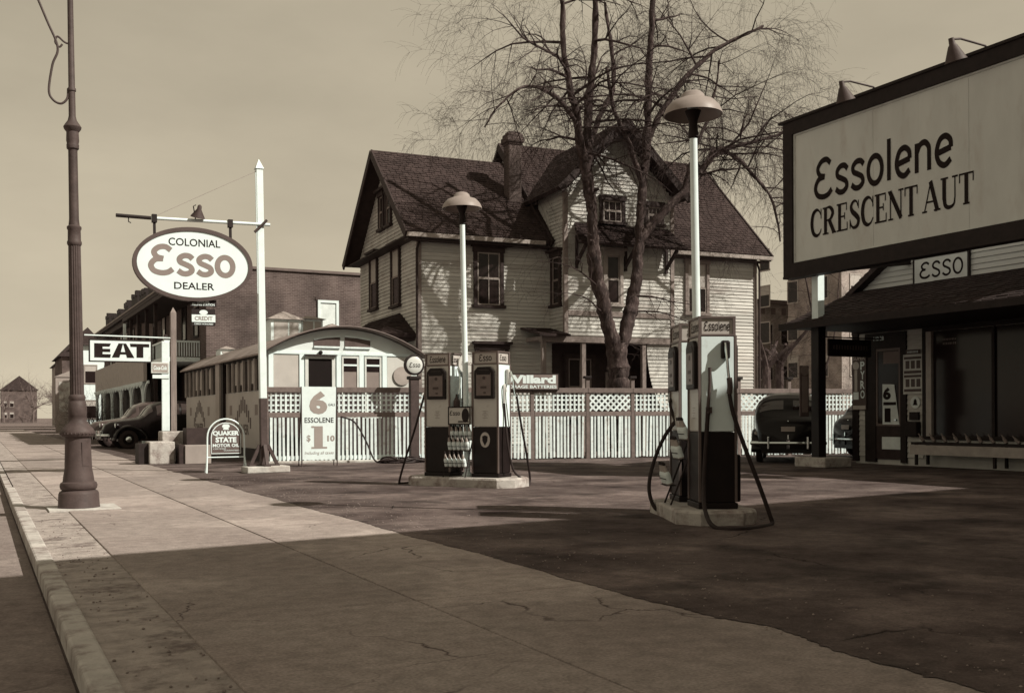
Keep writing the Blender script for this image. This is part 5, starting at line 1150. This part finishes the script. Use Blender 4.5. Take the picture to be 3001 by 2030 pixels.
L7 = limb([(18.95, 27.25, 10.0), (19.6, 27.0, 11.2), (20.4, 26.8, 12.3), (21.5, 26.6, 13.2), (23.0, 26.4, 14.0)], .11, .04, 8)
L8 = limb([(16.3, 27.0, 10.0), (15.4, 26.8, 10.7), (14.4, 26.7, 10.9), (13.5, 26.6, 10.3), (12.9, 26.6, 9.5)], .07, .02, 8)
L9 = limb([(16.9, 27.5, 9.6), (17.6, 27.8, 10.8), (18.2, 28, 12.0), (18.0, 28.2, 14.5)], .1, .05, 8)
L10 = limb([(20.0, 26.8, 8.3), (20.3, 26.6, 9.6), (20.9, 26.5, 11.0), (21.2, 26.4, 12.6)], .08, .03, 8)
L11 = limb([(18.7, 27.2, 8.6), (18.1, 26.9, 9.6), (17.5, 26.8, 10.4), (17.0, 26.6, 11.8)], .1, .05, 8)
# burrs and pruned stubs on the stems
for (cpts, rs), zz in ((L1, (6.4, 7.6, 8.2, 9.0)), (L2, (5.8, 6.9, 7.9, 9.1))):
    for z in zz:
        i = min(range(len(cpts)), key=lambda i: abs(cpts[i].z - z)); p = cpts[i]; d = Vector((random.uniform(-1, 1), random.uniform(-1, .2), random.uniform(.0, .6))).normalized()
        tk.tube([p, p + d * rs[i] * 1.15, p + d * rs[i] * 1.7], [rs[i] * .6, rs[i] * .4, rs[i] * .22], 7)
from mathutils import noise as mnoise
for i, p in enumerate(tk.v):                                          # knotted, furrowed bark
    q = Vector(p); f = mnoise.noise_vector(q * 1.6 + Vector((3, 7, 1))) * .055 + mnoise.noise_vector(Vector((q.x * 6, q.y * 6, q.z * 2.2))) * .03
    tk.v[i] = (q.x + f.x, q.y + f.y, q.z + f.z * .4)
tk.build('trunk', BARK, tree, smooth=True)
cw = MB(); cnt = [0]; kids = {0: 0, 1: 3, 2: 2, 3: 2}
for (cpts, rs), k, z0 in ((L1, 8, 9.0), (L2, 8, 9.5), (L3, 14, 9.2), (L4, 4, 8.8), (L5, 16, 0), (L6, 15, 0), (L7, 16, 0), (L8, 16, 0), (L9, 5, 11), (L10, 9, 9.5), (L11, 4, 10)):
    idx = [i for i in range(len(cpts)) if cpts[i].z > z0]
    for j in range(k):
        i = idx[int(len(idx) * (j + random.random()) / k) if k else 0]; p = cpts[i]
        d = Vector((random.gauss(0, 1), random.gauss(0, .8), random.uniform(-.05, .6)))
        if cpts is L8[0]: d.z = abs(d.z) * .3; d.x *= .5
        grow(cw, p, d, random.uniform(1.9, 3.7), min(.05, rs[i] * .55), 2, .13, kids, cnt)
# fine epicormic shoots hanging about the stems
for (cpts, rs) in (L1, L2, L4):
    for j in range(11):
        i = random.randrange(2, int(len(cpts) * .75)); d = Vector((random.gauss(0, 1), random.gauss(0, 1) - .4, random.uniform(-.5, .4)))
        grow(cw, cpts[i], d, random.uniform(.8, 1.9), .012, 1, .16, {0: 0, 1: 1}, cnt)
for p, d, ln in (((17.1, 27.2, 5.2), (-1, -.3, .9), 2.2), ((17.3, 27.2, 4.4), (-1, -.2, .35), 1.9), ((18.4, 27.1, 5.0), (1, -.4, .3), 2.4), ((18.3, 27.1, 4.5), (1, -.3, .1), 2.2)):
    grow(cw, Vector(p), Vector(d), ln, .035, 2, .1, {0: 0, 1: 1, 2: 2}, cnt)
cr_ = cw.build('crown', TWIG, tree)
# thin young trees and brush in the gap right of the house
def small_tree(label, base, h, stubs, group, lean=(0, 0)):
    t = thing('pruned_tree', label, 'tree', group=group); m = MB(); b = Vector(base); top = b + Vector((lean[0], lean[1], h))
    limb([b, b.lerp(top, .4), top], .2, .16, 9, 6, m)
    for s in range(stubs):
        a = 2 * math.pi * s / stubs + random.random(); d = Vector((math.cos(a) * .7, math.sin(a) * .7, random.uniform(.5, 1.1)))
        m.tube([top - Vector((0, 0, .15)), top + d * .45, top + d * random.uniform(.9, 1.6)], [.12, .09, .06], 7)
    m.build('trunk', BARK, t, smooth=True)
    cm = MB()
    for s in range(10): grow(cm, top + Vector((random.uniform(-.5, .5), random.uniform(-.5, .5), random.uniform(-.6, .5))), rv() + Vector((0, 0, .6)), random.uniform(.9, 1.8), .014, 1, .03, {0: 0, 1: 1}, [0])
    cm.build('crown', TWIG, t)
small_tree('stubby pollarded tree just right of the house corner', (27.6, 31.6, 0), 3.2, 4, 'pollarded trees beyond the fence')
small_tree('stubby pollarded tree with pale cut limb beside the black sedan roof', (29.0, 32.4, 0), 3.4, 5, 'pollarded trees beyond the fence')
t = thing('slender_tree', 'slender leaning bare tree left of the billboard post', 'tree'); m = MB()
limb([(29.9, 31, 0), (30.0, 31, 2.5), (29.6, 31, 4.6), (28.9, 31, 7.4)], .08, .03, 7, 6, m); limb([(29.9, 31, 2.6), (30.6, 31, 4.4), (30.9, 31, 7)], .05, .02, 6, 6, m); m.build('trunk', BARK, t)
cm = MB()
for i in range(26): grow(cm, Vector((random.uniform(28.9, 30.6), 31 + random.uniform(-.3, .3), random.uniform(3, 7.2))), rv() + Vector((0, 0, .3)), random.uniform(1, 2), .012, 1, .08, {0: 0, 1: 2}, [0])
cm.build('crown', TWIG, t)
cm = MB()
for i in range(150): grow(cm, Vector((random.uniform(26.5, 48), random.uniform(31, 36), 0)), Vector((random.gauss(0, .35), random.gauss(0, .35), 1)), random.uniform(1.6, 3.6), .016, 1, .0, {0: 0, 1: 1}, [0])
tag(cm.build('brush', TWIG), 'tangle of bare brush behind the fence at right', 'brush', kind='stuff')

# ================================================================== BUILDINGS AROUND
def plain_windows(parent, M, xs_, zs_, wd, ht, trim=None, blind=.4):
    for x in xs_:
        for z in zs_: 
            wo = MB().frame(-wd / 2 - .1, -.1, wd / 2 + .1, ht + .1, .1, -.06, 0, M @ Matrix.Translation((x, 0, z))).build('window', trim or DGREY, parent)
            MB().box(-wd / 2, -.03, 0, wd / 2, -.004, ht, M @ Matrix.Translation((x, 0, z))).build('pane', GLASS, wo)
            if random.random() < .8: MB().box(-wd / 2, -.036, ht * (1 - blind * random.uniform(.6, 1.3)), wd / 2, -.031, ht, M @ Matrix.Translation((x, 0, z))).build('blind', BLIND, wo)
# brick row along the street
rb = thing('brick_row', 'long brick row with plain side wall rising behind the diner', 'building', (0, 0, 0))
RX, RY = 9.0, 46.8
MB().box(RX, RY, 0, 21, 88, 7.9).build('wall', BRICK, rb)
MB().box(RX - .05, RY - .08, 7.9, 21.1, RY + .25, 8.02).build('coping', mat('coping_stone', .12, .8), rb); MB().box(20.85, RY - .06, 7.2, 21.3, RY + .5, 8.9).build('chimney', DBRICK, rb)
MB().box(RX, RY + .4, 7.9, 21, 88, 7.98).build('roof', DARKP, rb)
wo = MB().frame(14.05, 4.5, 15.05, 6.65, .12, RY - .08, RY).build('window', WHITE, rb); MB().box(14.17, RY - .03, 4.62, 14.93, RY - .004, 5.6).build('pane', GLASS, wo); MB().box(14.17, RY - .034, 5.1, 14.93, RY - .004, 6.5).build('blind', mat('bright_blind', .7, .7), wo); MB().box(13.95, RY - .04, 6.651, 15.15, RY, 6.78).build('arch', DBRICK, wo)
cn = MB(); cn.box(RX - .75, RY + .3, 7.55, RX - .002, 88, 7.75); cn.box(RX - .55, RY + .3, 7.2, RX - .003, 88, 7.549); cn.build('cornice', TRIM, rb)
MB().box(RX - .78, RY + .3, 7.751, RX - .7, 88, 7.83).build('cornice_edge', DGREY, rb)
yy = RY + 1.0; k = 0
while yy < 86:
    hp_ = random.uniform(8.5, 9.0); wp_ = random.uniform(1.8, 3.0)
    MB().box(RX - .1, yy, 7.98, RX + .5, yy + wp_, hp_).build('parapet', DARKP, rb)
    for f in (.08, .42, .74): MB().box(RX - .16, yy + wp_ * f, hp_, RX + .5, yy + wp_ * (f + random.uniform(.1, .2)), hp_ + random.uniform(.12, .42)).build('parapet_cap', DARKP, rb)
    yy += wp_ + random.uniform(.6, 2.0)
ML = Matrix.Translation((RX, 0, 0)) @ LEFTFACE
plain_windows(rb, ML, [-(RY + 2.2 + i * 3.1) for i in range(12)], (5.0,), 1.0, 1.9, DARKP)
# two-storey porches on its front
pf = MB().box(RX - 1.6, RY + 1.4, 3.75, RX - .003, 62, 3.95).build('porch_floor', WHITE_OLD, rb)
for i in range(6):
    y0 = RY + 1.5 + i * 2.9
    MB().box(RX - 1.55, y0, 3.951, RX - 1.4, y0 + .15, 6.6 if i else 4.95).build('porch_post', WHITE_OLD if i == 5 else TRIM, rb); MB().box(RX - 1.55, y0, 0, RX - 1.4, y0 + .15, 3.75).build('porch_post', TRIM, rb)
BAL = MB().box(-.02, -.02, 0, .02, .02, .62).mesh('baluster', WHITE)
for k in range(13): inst(BAL, 'baluster', rb, Matrix.Translation((RX - 1.35 + k * .11, RY + 1.47, 4.0)))
for k in range(60): inst(BAL, 'baluster', rb, Matrix.Translation((RX - 1.5, RY + 1.5 + k * .228, 4.0)))
MB().box(RX - 1.56, RY + 1.42, 4.62, RX - .003, RY + 1.52, 4.7).build('porch_rail', WHITE, rb); MB().box(RX - 1.56, RY + 1.53, 4.62, RX - 1.44, 62, 4.7).build('porch_rail', WHITE, rb)
MB().box(RX - 1.7, RY + .1, 6.6, RX - .004, 62, 6.8).build('porch_roof', TRIM, rb)
# shop stand with arched white posts in front of the row
sd_ = thing('market_stand', 'open roadside stand with white arched posts beyond the cars', 'shop')
MB().box(7.0, 51.5, 2.95, 7.15, 74, 4.35).build('fascia_board', mat('stand_fascia', .36, .7, var=.15), sd_); MB().box(7.16, 51.5, 3.9, 7.39, 74, 4.1).build('roof', DARKP, sd_)
MB().box(7.36, 51.6, 0, 7.42, 74, 3.89).build('back_wall', DARKP, sd_)
for i in range(6):
    y0 = 52 + i * 4.3
    MB().box(7.0, y0 - .12, 0, 7.14, y0 + .12, 2.95).build('post', WHITE, sd_)
    for s in (-1, 1):
        ar = MB()
        for a in range(0, 90, 15): bar(ar, (7.07, y0 + s * (.12 + 1.5 * (1 - math.cos(R(a)))), 1.7 + 1.2 * math.sin(R(a))), (7.07, y0 + s * (.12 + 1.5 * (1 - math.cos(R(a + 15)))), 1.7 + 1.2 * math.sin(R(a + 15))), .08, .12)
        ar.build('arch', WHITE_OLD, sd_)
bt = MB()
for i in range(60):
    y0 = 51.6 + i * .36; bt.box(6.93, y0, 2.8 - .06 * (i % 3), 6.98, y0 + .22, 2.95)
bt.build('bunting', WHITE_OLD, sd_)
# far houses on the left
def far_house(label, x0, x1, y0, y1, h, rh, m, wins=True):
    t = thing('far_house', label, 'house', group='far houses along the street')
    MB().box(x0, y0, 0, x1, y1, h).build('wall', m, t); xm_ = (x0 + x1) / 2
    MB().add([(x0 - .4, y0 - .4, h), (x1 + .4, y0 - .4, h), (x1 + .4, y1 + .4, h), (x0 - .4, y1 + .4, h), (xm_, y0 - .2, h + rh), (xm_, y1 + .2, h + rh)], [(0, 1, 4), (1, 2, 5, 4), (2, 3, 5), (3, 0, 4, 5), (3, 2, 1, 0)]).build('roof', TRIM, t)
    if wins: plain_windows(t, Matrix.Translation((0, y0, 0)), [x0 + .9, x0 + 2.6], (1.2, 4.3), .9, 1.5)
    return t
far_house('white two-storey house far down the street behind the EAT sign', 8.0, 14, 98, 108, 7.6, .5, WHITE)
far_house('dark gabled house at the far left end of the street', 8.6, 14, 128, 140, 8.2, 3.4, DBRICK)
far_house('grey gabled house farthest down the street at left', 10.5, 18, 165, 178, 9.0, 4.2, DGREY)
for i, (x0, wd, yy, h, rh, mm, lab) in enumerate(((-34, 12, 290, 9, 4, DGREY, 'grey gabled house closing the far street on the left'), (-18, 10, 310, 8, 5, DBRICK, 'dark brick house closing the far street'), (-5, 9, 300, 10, 3, WHITE_OLD, 'pale house in the middle of the far street end'), (6, 9, 320, 9, 4, DBRICK, 'brick house right of the pale one at the street end'), (-60, 20, 250, 8, 3, BRICK, 'long brick house beyond the road at left'))):
    far_house(lab, x0, x0 + wd, yy, yy + 12, h, rh, mm)
t = thing('poster_board', 'standing poster hoarding beside the sidewalk at far left', 'billboard', (4.85, 68, 0))
MB().box(-.65, -.05, .3, .65, .05, 3.7).build('board', DGREY, t); MB().box(-.45, -.07, 1.6, .45, -.052, 3.4).build('sheet', mat('poster_sheet', .5, .7, var=.3, scale=3, l2=.25, thr=(.45, .6)), t)
MB().add([(-.75, -.1, 3.7), (.75, -.1, 3.7), (.75, .1, 3.7), (-.75, .1, 3.7), (.2, -.1, 4.1), (.2, .1, 4.1)], [(0, 1, 4), (1, 2, 5, 4), (2, 3, 5), (3, 0, 4, 5), (3, 2, 1, 0)]).build('cap', DGREY, t)
cm = MB()
for i in range(90): grow(cm, Vector((random.uniform(5.4, 7.0), random.uniform(63, 66), 0)), Vector((random.gauss(0, .5), random.gauss(0, .5), 1)), random.uniform(1.4, 2.6), .02, 1, .0, {0: 0, 1: 2}, [0])
o = cm.build('hedge', TWIG); tag(o, 'dark bare shrub beyond the parked cars', 'shrub', kind='stuff')
cm = MB()
for i in range(70):
    p = Vector((random.uniform(-70, 40), random.uniform(240, 330), 0)); cm.tube([p, p + Vector((0, 0, 3))], [.25, .16], 5)
    for k in range(5): grow(cm, p + Vector((0, 0, 2.5 + k * .3)), Vector((random.gauss(0, .6), random.gauss(0, .6), 1)), random.uniform(5, 9), .12, 1, .0, {0: 0, 1: 4}, [0])
o = cm.build('far_wood', mat('far_twigs', .12, .9)); tag(o, 'bare trees massed at the far end of the street', 'trees', kind='stuff')
# apartment blocks behind the station
def block(label, x0, x1, y0, y1, h, m, cols, rows, wd=1.1):
    t = thing('apartment_block', label, 'building', group='apartment blocks behind the station')
    MB().box(x0, y0, 0, x1, y1, h).build('wall', m, t); MB().box(x0 - .25, y0 - .25, h, x1 + .25, y1 + .25, h + .35).build('cornice', mat('coping_stone', .12), t)
    plain_windows(t, Matrix.Translation((0, y0, 0)), [x0 + (x1 - x0) * (i + .5) / cols for i in range(cols)], [1.2 + i * 3.1 for i in range(rows)], wd, 1.7, mat('brick_trim', .35, .8))
    ar = MB()
    for i in range(int((x1 - x0) / 1.2)): ar.box(x0 + .3 + i * 1.2, y0 - .06, h - .9, x0 + .75 + i * 1.2, y0 - .002, h - .35)
    ar.build('frieze', mat('coping_stone', .12), t)
    # the wall that looks to the street side
    plain_windows(t, Matrix.Translation((x0, 0, 0)) @ LEFTFACE, [-(y0 + 2 + i * 3.4) for i in range(4)], [1.2 + i * 3.1 for i in range(rows)], wd, 1.7, mat('brick_trim', .35))
block('brick apartment block seen between the house and the billboard post', 60.2, 66.5, 70, 84, 10.9, BRICK2, 3, 3)
block('taller brick apartment block behind the station roof', 60, 84, 60, 66, 15.5, BRICK2, 8, 5)
# neighbour whose roof edge throws the shadow over the near sidewalk (stands right of the camera)
nb_ = thing('brick_shop_building', 'flat-roofed brick building beside the near sidewalk that shades it', 'building', (5.15, 1.75, 0), 7.7)
MB().box(0, -16, 0, 22, 0, 8.6).build('wall', BRICK, nb_); MB().box(-.2, -16.2, 8.6, 22.2, .2, 8.9).build('parapet', mat('coping_stone', .12), nb_)
plain_windows(nb_, LEFTFACE, [2.5, 6, 9.5, 13], (1.0, 5.0), 1.4, 2.0)

S.cycles.max_bounces = 4
S.cycles.diffuse_bounces = 2
print('twigs', cnt[0], 'objects', len(bpy.data.objects), 'tris', sum(len(m.polygons) * 2 for m in bpy.data.meshes))
